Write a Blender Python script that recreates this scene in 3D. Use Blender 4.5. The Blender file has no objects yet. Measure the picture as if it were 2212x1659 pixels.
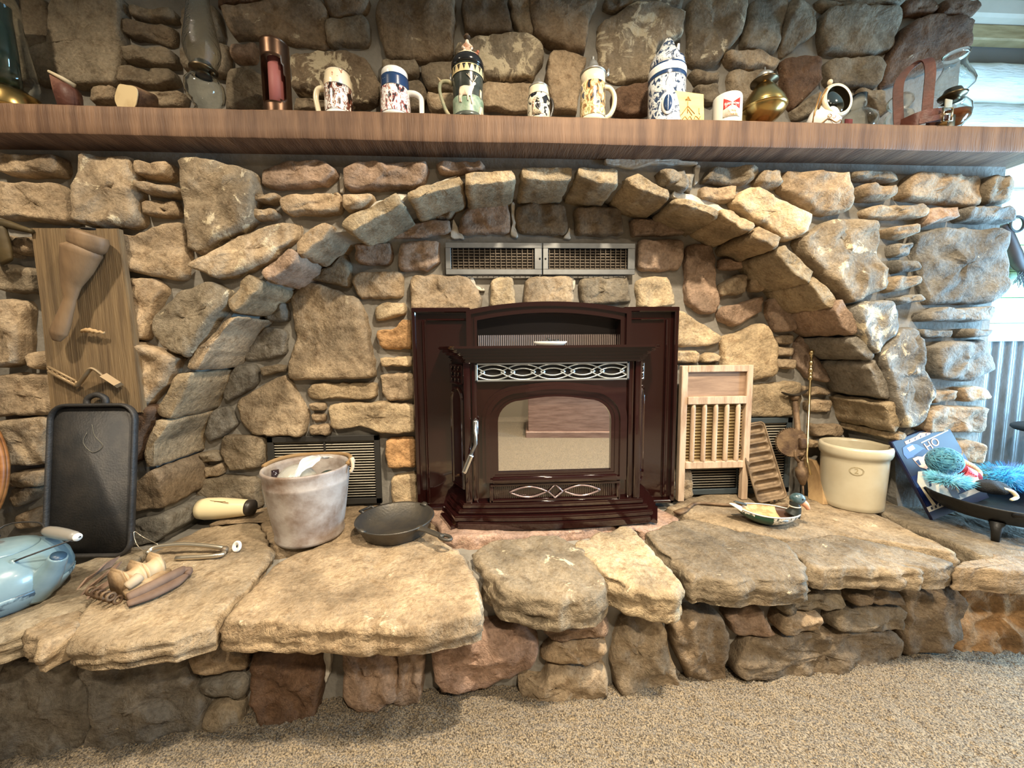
import bpy, bmesh, math, random
from mathutils import Vector, Matrix, noise
random.seed(7)
SC = bpy.context.scene
COL = SC.collection
PI = math.pi

# ------------------------------------------------------------------ camera
FPX = 833.0
CAM = Vector((0.0, -1.34, 1.0))
def _axes(pitch, yaw, roll):
    cy, sy, cp, sp = math.cos(yaw), math.sin(yaw), math.cos(pitch), math.sin(pitch)
    f = Vector((-sy*cp, cy*cp, -sp)); r = Vector((cy, sy, 0)); u = r.cross(f)
    c, s = math.cos(roll), math.sin(roll)
    return c*r + s*u, -s*r + c*u, f
CR, CU, CF = _axes(math.radians(5.27), math.radians(-3.14), math.radians(-.548))
cd = bpy.data.cameras.new('camera'); cd.sensor_width = 36; cd.lens = FPX/2212*36
cd.clip_start = .02; cd.clip_end = 100
cam = bpy.data.objects.new('camera', cd); COL.objects.link(cam)
cam.matrix_world = Matrix(((CR.x, CU.x, -CF.x, CAM.x), (CR.y, CU.y, -CF.y, CAM.y), (CR.z, CU.z, -CF.z, CAM.z), (0, 0, 0, 1)))
SC.camera = cam

# ------------------------------------------------------------------ world, lights, exposure
vs = SC.view_settings
vs.view_transform = 'Standard'; vs.look = 'None'; vs.gamma = 1; vs.use_curve_mapping = False
vs.exposure = 0.68
w = bpy.data.worlds.new('world'); SC.world = w; w.use_nodes = True
wb = w.node_tree.nodes['Background']
wb.inputs[0].default_value = (.62, .80, 1.0, 1); wb.inputs[1].default_value = .8
def area(name, loc, rot, sx, sy, power, col, shape='RECTANGLE', spread=180):
    l = bpy.data.lights.new(name, 'AREA'); l.shape = shape; l.size = sx
    if shape in ('RECTANGLE', 'ELLIPSE'): l.size_y = sy
    l.energy = power; l.color = col; l.spread = math.radians(spread)
    o = bpy.data.objects.new(name, l); o.location = loc; o.rotation_euler = rot; COL.objects.link(o)
    return o
WARM = (1.0, .855, .645)
LAMPS = ((-1.25, -1.02), (.45, -1.06), (1.75, -.95), (.45, -2.4), (1.5, -2.6))
LPOW = (22, 47, 20, 36, 30)
for (lx, ly), pw in zip(LAMPS, LPOW):
    area('downlight_glow', (lx, ly, 2.478), (0, 0, 0), .11, .11, pw, WARM, 'DISK', 150)
# daylight through the window in the right hand wall
area('window_daylight', (2.86, -.42, .98), (0, PI/2, 0), 1.1, .9, 88, (.33, .66, 1.0), 'RECTANGLE', 175)

# ------------------------------------------------------------------ pixel rays meet real planes
def ray(x, y):
    return CF + CR*((x-1106)/FPX) + CU*((829.5-y)/FPX)
def on_y(x, y, Y):
    d = ray(x, y); return CAM + d*((Y-CAM.y)/d.y)
def on_z(x, y, Z):
    d = ray(x, y); return CAM + d*((Z-CAM.z)/d.z)
def on_plane(x, y, p, n):
    d = ray(x, y); return CAM + d*((p-CAM).dot(n)/d.dot(n))

# ------------------------------------------------------------------ materials
MATS = {}
def srgb(r, g, b):
    f = lambda c: (c/255/12.92) if c/255 <= .04045 else ((c/255+.055)/1.055)**2.4
    return (f(r), f(g), f(b))
def mat(name, col, rough=.6, metal=0., col2=None, nscale=20., lo=.4, hi=.65, bump=0., bscale=80., stretch=(1, 1, 1), coat=0., trans=0., ior=1.45, alpha=1., spec=.5, detail=5., sheen=0., emit=None, rot=(0,0,0), bump2=None):
    if name in MATS: return MATS[name]
    m = bpy.data.materials.new(name); m.use_nodes = True; MATS[name] = m
    nt = m.node_tree; N = nt.nodes; L = nt.links; b = N['Principled BSDF']
    b.inputs['Base Color'].default_value = (*col, 1); b.inputs['Roughness'].default_value = rough
    b.inputs['Metallic'].default_value = metal; b.inputs['Coat Weight'].default_value = coat
    b.inputs['Coat Roughness'].default_value = .05
    b.inputs['Transmission Weight'].default_value = trans; b.inputs['IOR'].default_value = ior
    b.inputs['Specular IOR Level'].default_value = spec; b.inputs['Alpha'].default_value = alpha
    if sheen: b.inputs['Sheen Weight'].default_value = sheen
    if emit: b.inputs['Emission Color'].default_value = (*emit[0], 1); b.inputs['Emission Strength'].default_value = emit[1]
    if col2 or bump:
        tc = N.new('ShaderNodeTexCoord'); mp = N.new('ShaderNodeMapping'); mp.inputs['Scale'].default_value = stretch; mp.inputs['Rotation'].default_value = rot
        L.new(tc.outputs['Object'], mp.inputs[0])
    if col2:
        n = N.new('ShaderNodeTexNoise'); n.inputs['Scale'].default_value = nscale; n.inputs['Detail'].default_value = detail; n.inputs['Roughness'].default_value = .62
        L.new(mp.outputs[0], n.inputs['Vector'])
        r = N.new('ShaderNodeValToRGB'); r.color_ramp.elements[0].position = lo; r.color_ramp.elements[1].position = hi
        r.color_ramp.elements[0].color = (*col, 1); r.color_ramp.elements[1].color = (*col2, 1)
        L.new(n.outputs['Fac'], r.inputs[0]); L.new(r.outputs[0], b.inputs['Base Color'])
    if bump:
        n2 = N.new('ShaderNodeTexNoise'); n2.inputs['Scale'].default_value = bscale; n2.inputs['Detail'].default_value = 4
        L.new(mp.outputs[0], n2.inputs['Vector'])
        bp = N.new('ShaderNodeBump'); bp.inputs['Strength'].default_value = bump; bp.inputs['Distance'].default_value = bump2 or .004
        L.new(n2.outputs['Fac'], bp.inputs['Height']); L.new(bp.outputs[0], b.inputs['Normal'])
    return m

def stone_mat():
    m = bpy.data.materials.new('field_stone'); m.use_nodes = True; nt = m.node_tree; N = nt.nodes; L = nt.links; b = N['Principled BSDF']
    oi = N.new('ShaderNodeObjectInfo'); tc = N.new('ShaderNodeTexCoord')
    off = N.new('ShaderNodeVectorMath'); off.operation = 'MULTIPLY_ADD'
    L.new(oi.outputs['Random'], off.inputs[0]); off.inputs[1].default_value = (37, 19, 53); L.new(tc.outputs['Object'], off.inputs[2])
    def nz(scale, det, rgh=.6, dist=0.):
        n = N.new('ShaderNodeTexNoise'); n.inputs['Scale'].default_value = scale; n.inputs['Detail'].default_value = det
        n.inputs['Roughness'].default_value = rgh; n.inputs['Distortion'].default_value = dist; L.new(off.outputs[0], n.inputs['Vector']); return n
    def ramp(src, a, c, ca=(0, 0, 0, 1), cb=(1, 1, 1, 1)):
        r = N.new('ShaderNodeValToRGB'); r.color_ramp.elements[0].position = a; r.color_ramp.elements[1].position = c
        r.color_ramp.elements[0].color = ca; r.color_ramp.elements[1].color = cb; L.new(src, r.inputs[0]); return r
    def mix(kind, fac, a, c):
        x = N.new('ShaderNodeMix'); x.data_type = 'RGBA'; x.blend_type = kind
        for s, v in ((0, fac), (6, a), (7, c)):
            if hasattr(v, 'is_output'): L.new(v, x.inputs[s])
            else: x.inputs[s].default_value = v
        return x.outputs[2]
    n1 = nz(7, 5); n2 = nz(32, 6, .7); n3 = nz(110, 3); n4 = nz(15, 6, .68, .6)
    v1 = ramp(n1.outputs['Fac'], .3, .72, (.52, .50, .47, 1), (1.38, 1.35, 1.28, 1))
    c = mix('MULTIPLY', 1., oi.outputs['Color'], v1.outputs[0])
    dark = ramp(n2.outputs['Fac'], .50, .70)
    c = mix('MIX', ramp(dark.outputs[0], 0, 1, (0, 0, 0, 1), (.8, .8, .8, 1)).outputs[0], c, mix('MULTIPLY', 1., c, (.50, .42, .34, 1)))
    gr = ramp(n3.outputs['Fac'], .35, .7, (.80, .80, .80, 1), (1.18, 1.18, 1.18, 1))
    c = mix('MULTIPLY', 1., c, gr.outputs[0])
    th = N.new('ShaderNodeMath'); th.operation = 'MULTIPLY_ADD'; L.new(oi.outputs['Alpha'], th.inputs[0]); th.inputs[1].default_value = .30; L.new(n4.outputs['Fac'], th.inputs[2])
    lich = ramp(th.outputs[0], .70, .76)
    c = mix('MIX', lich.outputs[0], c, (.56, .47, .32, 1))
    L.new(c, b.inputs['Base Color'])
    b.inputs['Roughness'].default_value = .82; b.inputs['Specular IOR Level'].default_value = .3
    b1 = N.new('ShaderNodeBump'); b1.inputs['Strength'].default_value = .9; b1.inputs['Distance'].default_value = .012; L.new(n4.outputs['Fac'], b1.inputs['Height'])
    b2 = N.new('ShaderNodeBump'); b2.inputs['Strength'].default_value = .9; b2.inputs['Distance'].default_value = .009
    L.new(n2.outputs['Fac'], b2.inputs['Height']); L.new(b1.outputs[0], b2.inputs['Normal'])
    b3 = N.new('ShaderNodeBump'); b3.inputs['Strength'].default_value = .5; b3.inputs['Distance'].default_value = .002
    L.new(n3.outputs['Fac'], b3.inputs['Height']); L.new(b2.outputs[0], b3.inputs['Normal']); L.new(b3.outputs[0], b.inputs['Normal'])
    return m
STONE = stone_mat()
MORTAR = mat('mortar', (.185, .170, .145), .9, col2=(.29, .268, .23), nscale=9, lo=.35, hi=.7, bump=.6, bscale=70)

# ------------------------------------------------------------------ object helpers
def link(o, parent=None):
    COL.objects.link(o)
    if parent: o.parent = parent
    return o
def obj(name, bm, m, parent=None, smooth=True, angle=None):
    me = bpy.data.meshes.new(name); bmesh.ops.recalc_face_normals(bm, faces=bm.faces[:])
    if smooth:
        for f in bm.faces: f.smooth = True
        if angle:
            for e in bm.edges:
                if len(e.link_faces) == 2 and e.calc_face_angle(0) > math.radians(angle): e.smooth = False
    bm.to_mesh(me); bm.free()
    if m: me.materials.append(m)
    return link(bpy.data.objects.new(name, me), parent)
def tag(o, label=None, cat=None, group=None, kind=None):
    if label: o['label'] = label
    if cat: o['category'] = cat
    if group: o['group'] = group
    if kind: o['kind'] = kind
    return o
def thing(name, label, cat, loc=(0, 0, 0), rot=(0, 0, 0), group=None):
    o = bpy.data.objects.new(name, None); o.empty_display_size = .02
    o.location = loc; o.rotation_euler = rot; link(o); return tag(o, label, cat, group)
def BM(): return bmesh.new()
def xf(bm, vs, M):
    for v in vs: v.co = M @ v.co
def box(bm, c, s, rot=None, bev=0., seg=1):
    r = bmesh.ops.create_cube(bm, size=1); vs = r['verts']
    M = Matrix.Translation(c) @ (rot.to_4x4() if rot else Matrix.Identity(4)) @ Matrix.Diagonal((*s, 1))
    xf(bm, vs, M)
    if bev:
        es = list({e for v in vs for e in v.link_edges})
        bmesh.ops.bevel(bm, geom=es, offset=bev, segments=seg, affect='EDGES', profile=.5)
def bbox(lo, hi, bev=0., seg=1, bm=None):
    bm = bm or BM(); c = [(a+b)/2 for a, b in zip(lo, hi)]; s = [abs(b-a) for a, b in zip(lo, hi)]
    box(bm, c, s, None, bev, seg); return bm
def lathe(prof, seg=32, bm=None, cap=True, sx=1., sy=1.):
    """prof: (r, z) from bottom to top; closed at ends when r > 0 and cap"""
    bm = bm or BM(); rings = []
    for r, z in prof:
        if r < 1e-5: rings.append([bm.verts.new((0, 0, z))])
        else: rings.append([bm.verts.new((r*sx*math.cos(2*PI*i/seg), r*sy*math.sin(2*PI*i/seg), z)) for i in range(seg)])
    for a, b in zip(rings, rings[1:]):
        if len(a) == 1 and len(b) == 1: continue
        for i in range(seg):
            j = (i+1) % seg
            if len(a) == 1: bm.faces.new((a[0], b[j], b[i]))
            elif len(b) == 1: bm.faces.new((a[i], a[j], b[0]))
            else: bm.faces.new((a[i], a[j], b[j], b[i]))
    if cap:
        if len(rings[0]) > 1: bm.faces.new(rings[0][::-1])
        if len(rings[-1]) > 1: bm.faces.new(rings[-1])
    return bm
def smooth_pts(pts, n=6, closed=False):
    P = [Vector(p) for p in pts]; out = []; k = len(P)
    for i in range(k if closed else k-1):
        p0 = P[(i-1) % k] if (closed or i > 0) else P[i]; p1 = P[i]; p2 = P[(i+1) % k]
        p3 = P[(i+2) % k] if (closed or i+2 < k) else p2
        for j in range(n):
            t = j/n
            out.append(.5*((2*p1)+(p2-p0)*t+(2*p0-5*p1+4*p2-p3)*t*t+(3*p1-p0-3*p2+p3)*t**3))
    if not closed: out.append(P[-1])
    return out
def tube(pts, r, seg=10, bm=None, closed=False, sm=0, flat=1.):
    """sweep a circle (r may be a list; flat squashes it) along points"""
    bm = bm or BM()
    P = smooth_pts(pts, sm, closed) if sm else [Vector(p) for p in pts]
    n = len(P); R = r if isinstance(r, (list, tuple)) else [r]*n
    if len(R) != n: R = [R[min(len(R)-1, int(i*(len(R)-1)/(n-1)))]*(1-(i*(len(R)-1)/(n-1)) % 1) + R[min(len(R)-1, int(i*(len(R)-1)/(n-1))+1)]*((i*(len(R)-1)/(n-1)) % 1) for i in range(n)]
    rings = []; up = None
    for i in range(n):
        t = (P[(i+1) % n]-P[i-1]) if closed else (P[min(i+1, n-1)]-P[max(i-1, 0)])
        t.normalize()
        if up is None: up = Vector((0, 0, 1)) if abs(t.z) < .9 else Vector((0, 1, 0))
        s = t.cross(up)
        if s.length < 1e-6: s = t.orthogonal()
        s.normalize(); up = s.cross(t).normalized()
        rings.append([bm.verts.new(P[i]+(s*math.cos(2*PI*k/seg)+up*math.sin(2*PI*k/seg)*flat)*R[i]) for k in range(seg)])
    for i in range(n if closed else n-1):
        a, b = rings[i], rings[(i+1) % n]
        for k in range(seg): bm.faces.new((a[k], a[(k+1) % seg], b[(k+1) % seg], b[k]))
    if not closed: bm.faces.new(rings[0]); bm.faces.new(rings[-1][::-1])
    return bm
def prism(poly, d0, d1, axis='y', bm=None, bev=0.):
    """flat outline (a, b) extruded between d0 and d1 along axis"""
    bm = bm or BM()
    f = {'y': lambda a, b, d: (a, d, b), 'z': lambda a, b, d: (a, b, d), 'x': lambda a, b, d: (d, a, b)}[axis]
    A = [bm.verts.new(f(a, b, d0)) for a, b in poly]; B = [bm.verts.new(f(a, b, d1)) for a, b in poly]; n = len(poly)
    fs = [bm.faces.new(A), bm.faces.new(B[::-1])] + [bm.faces.new((A[i], B[i], B[(i+1) % n], A[(i+1) % n])) for i in range(n)]
    if bev:
        bmesh.ops.recalc_face_normals(bm, faces=fs)
        bmesh.ops.bevel(bm, geom=list({e for x in (A, B) for i in range(n) for e in [bm.edges.get((x[i], x[(i+1) % n]))] if e}), offset=bev, segments=2, affect='EDGES')
    return bm
def rrect(w, h, r, n=5, cx=0, cy=0):
    o = []
    for sx, sy, a in ((1, 1, 0), (-1, 1, 90), (-1, -1, 180), (1, -1, 270)):
        for i in range(n+1):
            t = math.radians(a+90*i/n); o.append((cx+sx*(w/2-r)+r*math.cos(t), cy+sy*(h/2-r)+r*math.sin(t)))
    return o
def sphere(bm, c, r, seg=16, rings=10, sc=(1, 1, 1)):
    x = bmesh.ops.create_uvsphere(bm, u_segments=seg, v_segments=rings, radius=r)
    xf(bm, x['verts'], Matrix.Translation(c) @ Matrix.Diagonal((*sc, 1)))
    return bm
def text_bm(s, size, depth=.0004, align='CENTER'):
    c = bpy.data.curves.new('lettering', 'FONT'); c.body = s; c.size = size; c.extrude = depth; c.align_x = align; c.align_y = 'CENTER'; c.resolution_u = 3
    o = bpy.data.objects.new('lettering', c); COL.objects.link(o)
    bpy.context.view_layer.update()
    me = bpy.data.meshes.new_from_object(o.evaluated_get(bpy.context.evaluated_depsgraph_get()))
    bpy.data.objects.remove(o); bpy.data.curves.remove(c)
    bm = BM(); bm.from_mesh(me); bpy.data.meshes.remove(me)
    return bm                                                   # lies in xy, facing +z
def wrap(bm, R, z0=0., phi0=-PI/2, lift=0.):
    """bend a flat drawing (x across, y up, z out) round a cone/cylinder; R(z) gives the radius"""
    for v in bm.verts:
        z = z0+v.co.y; r0 = R(z) if callable(R) else R
        a = phi0+v.co.x/r0; r = r0+v.co.z+lift
        v.co = Vector((r*math.cos(a), r*math.sin(a), z))
    return bm
def patch(poly, d, nsub=0):
    """flat drawing (x, y) of thickness d lying in xy; nsub subdivides so that it can bend"""
    bm = BM(); A = [bm.verts.new((a, b, 0)) for a, b in poly]; f = bm.faces.new(A)
    if f.normal.z < 0: f.normal_flip()
    bmesh.ops.triangulate(bm, faces=bm.faces[:])
    for _ in range(nsub): bmesh.ops.subdivide_edges(bm, edges=bm.edges[:], cuts=1)
    r = bmesh.ops.extrude_face_region(bm, geom=bm.faces[:])
    for v in [g for g in r['geom'] if isinstance(g, bmesh.types.BMVert)]: v.co.z += d
    return bm
def place(bm, M):
    for v in bm.verts: v.co = M @ v.co
    return bm
def merge(bm, other):
    me = bpy.data.meshes.new('tmp'); other.to_mesh(me); other.free(); bm.from_mesh(me); bpy.data.meshes.remove(me); return bm
# ------------------------------------------------------------------ the room
XL, XR, YB, YF, ZC = -2.5, 2.9, -4.2, .45, 2.5
def struct(name, bm, m, parent=None, smooth=False):
    o = obj(name, bm, m, parent, smooth)
    if not parent: o['kind'] = 'structure'
    return o
CARPET = mat('carpet', srgb(58, 47, 34), .95, col2=srgb(160, 142, 114), nscale=260, lo=.40, hi=.62, detail=3, bump=.9, bscale=230, sheen=.2, spec=.1, bump2=.01)
PLASTER = mat('painted_board', (.52, .47, .38), .8, col2=(.58, .53, .44), nscale=4)
floor = struct('floor', bbox((XL, YB, -.06), (XR, YF, 0)), mat('subfloor', (.25, .2, .14), .9))
# carpet: a tufted sheet in front of the hearth
bm = BM(); nx, ny = 620, 200
x0, x1, y0, y1 = -1.7, 2.6, -1.15, -.12
g = [[bm.verts.new((x0+(x1-x0)*i/nx, y0+(y1-y0)*j/ny, .020+.009*noise.noise((i*.9, j*.9, 0))+.006*noise.noise((i*.13, j*.2, 5)))) for i in range(nx+1)] for j in range(ny+1)]
for j in range(ny):
    for i in range(nx): bm.faces.new((g[j][i], g[j][i+1], g[j+1][i+1], g[j+1][i]))
near = obj('carpet_pile', bm, CARPET, None, True); near.parent = floor; near['kind'] = 'stuff'
o = obj('carpet', bbox((XL, YB, 0), (XR, y0+.01, .018)), CARPET, floor, False); o['kind'] = 'stuff'
struct('ceiling', bbox((XL, YB, ZC), (XR, YF, ZC+.1)), mat('ceiling_paint', (.36, .33, .27), .85))
struct('wall_left', bbox((XL-.1, YB, 0), (XL, YF, ZC)), mat('left_wall_paint', (.22, .18, .13), .8))
struct('wall_rear', bbox((XL, YB-.1, 0), (XR, YB, ZC)), mat('rear_wall_paint', (.20, .17, .13), .8))
# right hand wall with its window opening
bm = BM()
for lo, hi in (((XR, YB, 0), (XR+.1, -.97, ZC)), ((XR, .15, 0), (XR+.1, YF, ZC)), ((XR, -.97, 0), (XR+.1, .15, .4)), ((XR, -.97, 1.62), (XR+.1, .15, ZC))): bbox(lo, hi, bm=bm)
struct('wall_right', bm, PLASTER)
wn = BM()
for lo, hi in (((XR-.02, -1.02, .35), (XR+.06, -.95, 1.62)), ((XR-.02, .13, .35), (XR+.06, .20, 1.62)), ((XR-.02, -.95, 1.55), (XR+.06, .13, 1.62)), ((XR-.02, -.95, .35), (XR+.06, .13, .42)), ((XR, -.44, .42), (XR+.05, -.38, 1.55))): bbox(lo, hi, bm=wn)
win = struct('window_1', wn, mat('window_paint', (.7, .7, .66), .5))
# wall the chimney breast stands against: whitewashed logs above, pale siding, rail, corrugated wainscot
back = struct('wall_back', bbox((XL, YF, 0), (XR, YF+.1, ZC)), mat('wall_backing', (.20, .19, .17), .9))
WHITEWASH = mat('whitewashed_log', (.84, .85, .78), .85, col2=(.34, .32, .26), nscale=5, lo=.56, hi=.72, stretch=(1, 1, 7), bump=.7, bscale=22, detail=7)
SIDING = mat('pale_siding', (.60, .80, .42), .7, col2=(.42, .62, .66), nscale=4, lo=.45, hi=.7, stretch=(1, 1, 9), bump=.35, bscale=14)
zl = 1.46
def log(x0, x1, z0, z1, d, seed):
    bm = BM(); n = 44; rings = []
    for i in range(n+1):
        x = x0+(x1-x0)*i/n; ring = []
        for k in range(9):
            t = PI*k/8; rr = 1+.22*noise.noise((x*4, k*.8, seed))+.12*noise.noise((x*14, k*2, seed+9))
            ring.append(bm.verts.new((x, YF-d*math.sin(t)**.6*rr, (z0+z1)/2-(z1-z0)/2*math.cos(t)*(1+.03*noise.noise((x*7, k, seed))))))
        rings.append(ring)
    for a, b in zip(rings, rings[1:]):
        for k in range(8): bm.faces.new((a[k], a[k+1], b[k+1], b[k]))
    return bm
zz = [1.60, 1.73, 1.90, 2.10, 2.275]
for k, (a, b) in enumerate(zip(zz, zz[1:])): obj('log', log(1.5, XR, a+.004, b-.004, .075 if k != 1 else .045, k*3.7), WHITEWASH, back, True)
z = 1.10
for k in range(4):
    obj('siding_board', bbox((1.5, YF-.018, z+.001), (XR, YF, z+.122), .002), SIDING, back, False); z += .125
struct('trim_1', bbox((1.5, YF-.035, 1.012), (XR, YF, 1.098), .003), mat('rail_paint', (.68, .68, .62), .55, col2=(.58, .57, .50), nscale=8))
struct('trim_2', bbox((1.5, YF-.05, 2.36), (XR, YF, 2.425), .006), mat('crown_wood', srgb(168, 148, 108), .6, col2=srgb(140, 120, 82), nscale=9, stretch=(1, 1, 8)))
struct('trim_3', bbox((1.5, YF-.09, 2.425), (XR, YF, 2.50), .01), PLASTER)
bm = BM(); n = 240; prev = None
for i in range(n+1):
    x = 1.5+(XR-1.5)*i/n; y = YF-.012-.011*math.cos(2*PI*x/.066)
    a, b = bm.verts.new((x, y, 0)), bm.verts.new((x, y, 1.012))
    if prev: bm.faces.new((prev[0], a, b, prev[1]))
    prev = (a, b)
obj('corrugated_sheet', bm, mat('galvanised_sheet', (.20, .21, .21), .45, .8, col2=(.11, .095, .075), nscale=6, lo=.5, hi=.75, stretch=(2, 2, .6), bump=.2, bscale=60), back, True)
# recessed ceiling lamps
for k, (lx, ly) in enumerate(LAMPS):
    t = thing('ceiling_light', 'small round recessed ceiling lamp '+('over the kettle end of the hearth', 'over the stove', 'over the crock end of the hearth', 'behind the camera toward the left', 'behind the camera over the chest')[k], 'ceiling light', (lx, ly, 0), group='recessed ceiling lamps')
    obj('ring', lathe([(.062, 2.494), (.085, 2.490), (.088, 2.5), (.062, 2.5), (.062, 2.494)], 24, cap=False), mat('lamp_ring', (.7, .68, .62), .4), t)
    obj('lens', lathe([(0, 2.492), (.06, 2.492), (.06, 2.4935), (0, 2.4935)], 20), mat('lamp_lens', (.9, .85, .7), .4, emit=((1, .82, .56), 6)), t)
# ------------------------------------------------------------------ stone masonry
REG = {'A': (0, 0, 2.962), 'B': (740, 0, 2.962), 'C': (1472, 0, 2.962), 'D': (0, 480, 2.962), 'E': (440, 400, 2.9625), 'F': (1400, 360, 2.724),
       'G': (440, 1120, 2.765), 'H': (1100, 1080, 3.457), 'I': (1500, 1080, 2.865), 'J': (0, 960, 2.373), 'M': (1400, 740, 2.724), 'L': (400, 900, 3.568), 'Z': (0, 0, 1.)}
TONE = {'t': (.365, .28, .19), 'g': (.235, .192, .138), 'k': (.205, .190, .165), 'p': (.35, .25, .185), 'o': (.42, .25, .12), 'd': (.14, .082, .05),
        'l': (.48, .375, .245), 'b': (.205, .155, .105), 's': (.17, .15, .125), 'r': (.36, .245, .19), 'h': (.315, .24, .158), 'j': (.22, .18, .128), 'a': (.37, .29, .19)}
ZT, ZU, YU, YN = .385, 1.707, .12, .19       # hearth top, mantel top, upper face, alcove face
def parse(src):
    out = []; reg = None
    for ln in src.strip().splitlines():
        if ln[0] == '@': reg = REG[ln[1]]; continue
        tk = ln.split(); x0, y0, s = reg
        pts = [tuple(float(c) for c in t.split(',')) for t in tk[1:]]
        out.append((tk[0], [(x0+x/s, y0+y/s) for x, y in pts]))
    return out
def outline(P, seed, spacing, amp, rounding=.2):
    """2D outline: corners cut, resampled, edges roughened"""
    n = len(P); Q = []
    for i in range(n):
        a, b, c = P[i-1], P[i], P[(i+1) % n]
        la, lc = (a-b).length, (c-b).length
        r = min(rounding*min(la, lc), .022)
        p, q = b+(a-b).normalized()*r, b+(c-b).normalized()*r
        for t in (0, .5, 1): Q.append(p*(1-t)**2+b*2*t*(1-t)+q*t*t)
    L = [0]
    for i in range(len(Q)): L.append(L[-1]+(Q[(i+1) % len(Q)]-Q[i]).length)
    m = max(18, min(96, int(L[-1]/spacing))); out = []; i = 0
    for k in range(m):
        s = L[-1]*k/m
        while L[i+1] < s: i += 1
        t = (s-L[i])/max(1e-9, L[i+1]-L[i]); p = Q[i].lerp(Q[(i+1) % len(Q)], t)
        nv = Vector((noise.noise((p.x*24, p.y*24, seed)), noise.noise((p.x*24, p.y*24, seed+31))))*amp
        nv += Vector((noise.noise((p.x*70, p.y*70, seed)), noise.noise((p.x*70, p.y*70, seed+31))))*amp*.5
        out.append(p+nv)
    return out
def stone(name, pts3, nrm, h, back, seed, parent, code, rough=.008, spacing=.016, amp=.006, mids=(), bulge=0., tilt=.10, rounding=.22, inset=1., facet=1., grow=.004, strat=0.):
    """a rough stone: outline pts3 lies in a plane with outward normal nrm; it stands h proud of that plane and runs back behind it"""
    n = nrm.normalized(); u = Vector((0, 0, 1)).cross(n)
    if u.length < .1: u = Vector((1, 0, 0))
    u.normalize(); v = n.cross(u); o = sum(pts3, Vector())/len(pts3)
    P = [Vector(((p-o).dot(u), (p-o).dot(v))) for p in pts3]
    area2 = sum(a.x*b.y-b.x*a.y for a, b in zip(P, P[1:]+P[:1]))
    if area2 < 0: P.reverse(); area2 = -area2
    cx = sum((a.x+b.x)*(a.x*b.y-b.x*a.y) for a, b in zip(P, P[1:]+P[:1]))/(3*area2)
    cy = sum((a.y+b.y)*(a.x*b.y-b.x*a.y) for a, b in zip(P, P[1:]+P[:1]))/(3*area2)
    c = Vector((cx, cy)); P = [p+(p-c).normalized()*grow for p in P]; E = outline(P, seed, spacing, amp, rounding); rmin = min((p-c).length for p in E)
    size = math.sqrt(area2/2); rg = random.Random(int(seed*1000))
    tx, ty = rg.uniform(-tilt, tilt), rg.uniform(-tilt, tilt)
    lim = h*.42
    def face_h(p, k):
        q = p-c
        z = max(-lim, min(lim, tx*q.x+ty*q.y))
        z += rough*(noise.fractal((p.x*9+seed, p.y*9, seed), .9, 2.1, 4)*.9)*k
        vd, vp = noise.voronoi((p.x*15+seed*3, p.y*15, seed*5)); nv = noise.noise_vector(vp[0]*2.7); z += rough*1.5*facet*k*(nv.x*(p.x*15+seed*3-vp[0].x)+nv.y*(p.y*15-vp[0].y))
        w = noise.noise((p.x*13+p.y*7+seed, p.y*15-p.x*5, seed*2)); z += rough*.9*facet*(1-abs(w)*2.4)*k*.6
        return z
    bm = BM(); rings = []
    sched = [(0., -back)]
    for m_ in mids: sched.append((-bulge*math.sin(PI*(m_+back)/(back+h*.3)), m_))
    sched += [(-bulge*.3, h*.28), (.0025*inset, h*.66), (.007*inset, h*.90), (.017*inset, h*1.0)]
    for d, z in sched:
        ring = []
        for i, p in enumerate(E):
            q = c-p; dd = min(d, q.length*.45) if d > 0 else d
            pp = p+q.normalized()*dd
            if -back < z < h*.5:
                jit = (.006*noise.noise((pp.x*30, pp.y*30, z*40+seed))+strat*noise.noise((pp.x*9, pp.y*9, z*110+seed))+strat*.6*noise.noise((pp.x*26, pp.y*26, z*60+seed))) if mids else .002*noise.noise((pp.x*50, pp.y*50, z*60+seed))
                pp = pp+q.normalized()*jit
            zz_ = z+(face_h(pp, .35+.65*min(1, max(0, (z/h-.5)*2))) if z > h*.5 else 0)
            ring.append((pp, zz_))
        rings.append(ring)
    base = rings[-1]; nin = 8 if size > .22 else 5 if size > .09 else 3
    for k in range(1, nin+1):
        f = k/(nin+1); rings.append([((p.lerp(c, f)), h+face_h(p.lerp(c, f), 1)) for p, _ in base])
    V = [[bm.verts.new(o+u*p.x+v*p.y+n*z) for p, z in r] for r in rings]
    cv = bm.verts.new(o+u*c.x+v*c.y+n*(h+face_h(c, 1)))
    k = len(E)
    for a, b in zip(V, V[1:]):
        for i in range(k): bm.faces.new((a[i], a[(i+1) % k], b[(i+1) % k], b[i]))
    for i in range(k): bm.faces.new((V[-1][i], V[-1][(i+1) % k], cv))
    s = obj(name, bm, STONE, parent, True)
    t = TONE[code[0]]; j = rg.uniform(.86, 1.14); w_ = rg.uniform(-.03, .03)
    s.color = (t[0]*j*(1+w_), t[1]*j, t[2]*j*(1-w_), int(code[1])/9 if len(code) > 1 else 0)
    return s
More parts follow.
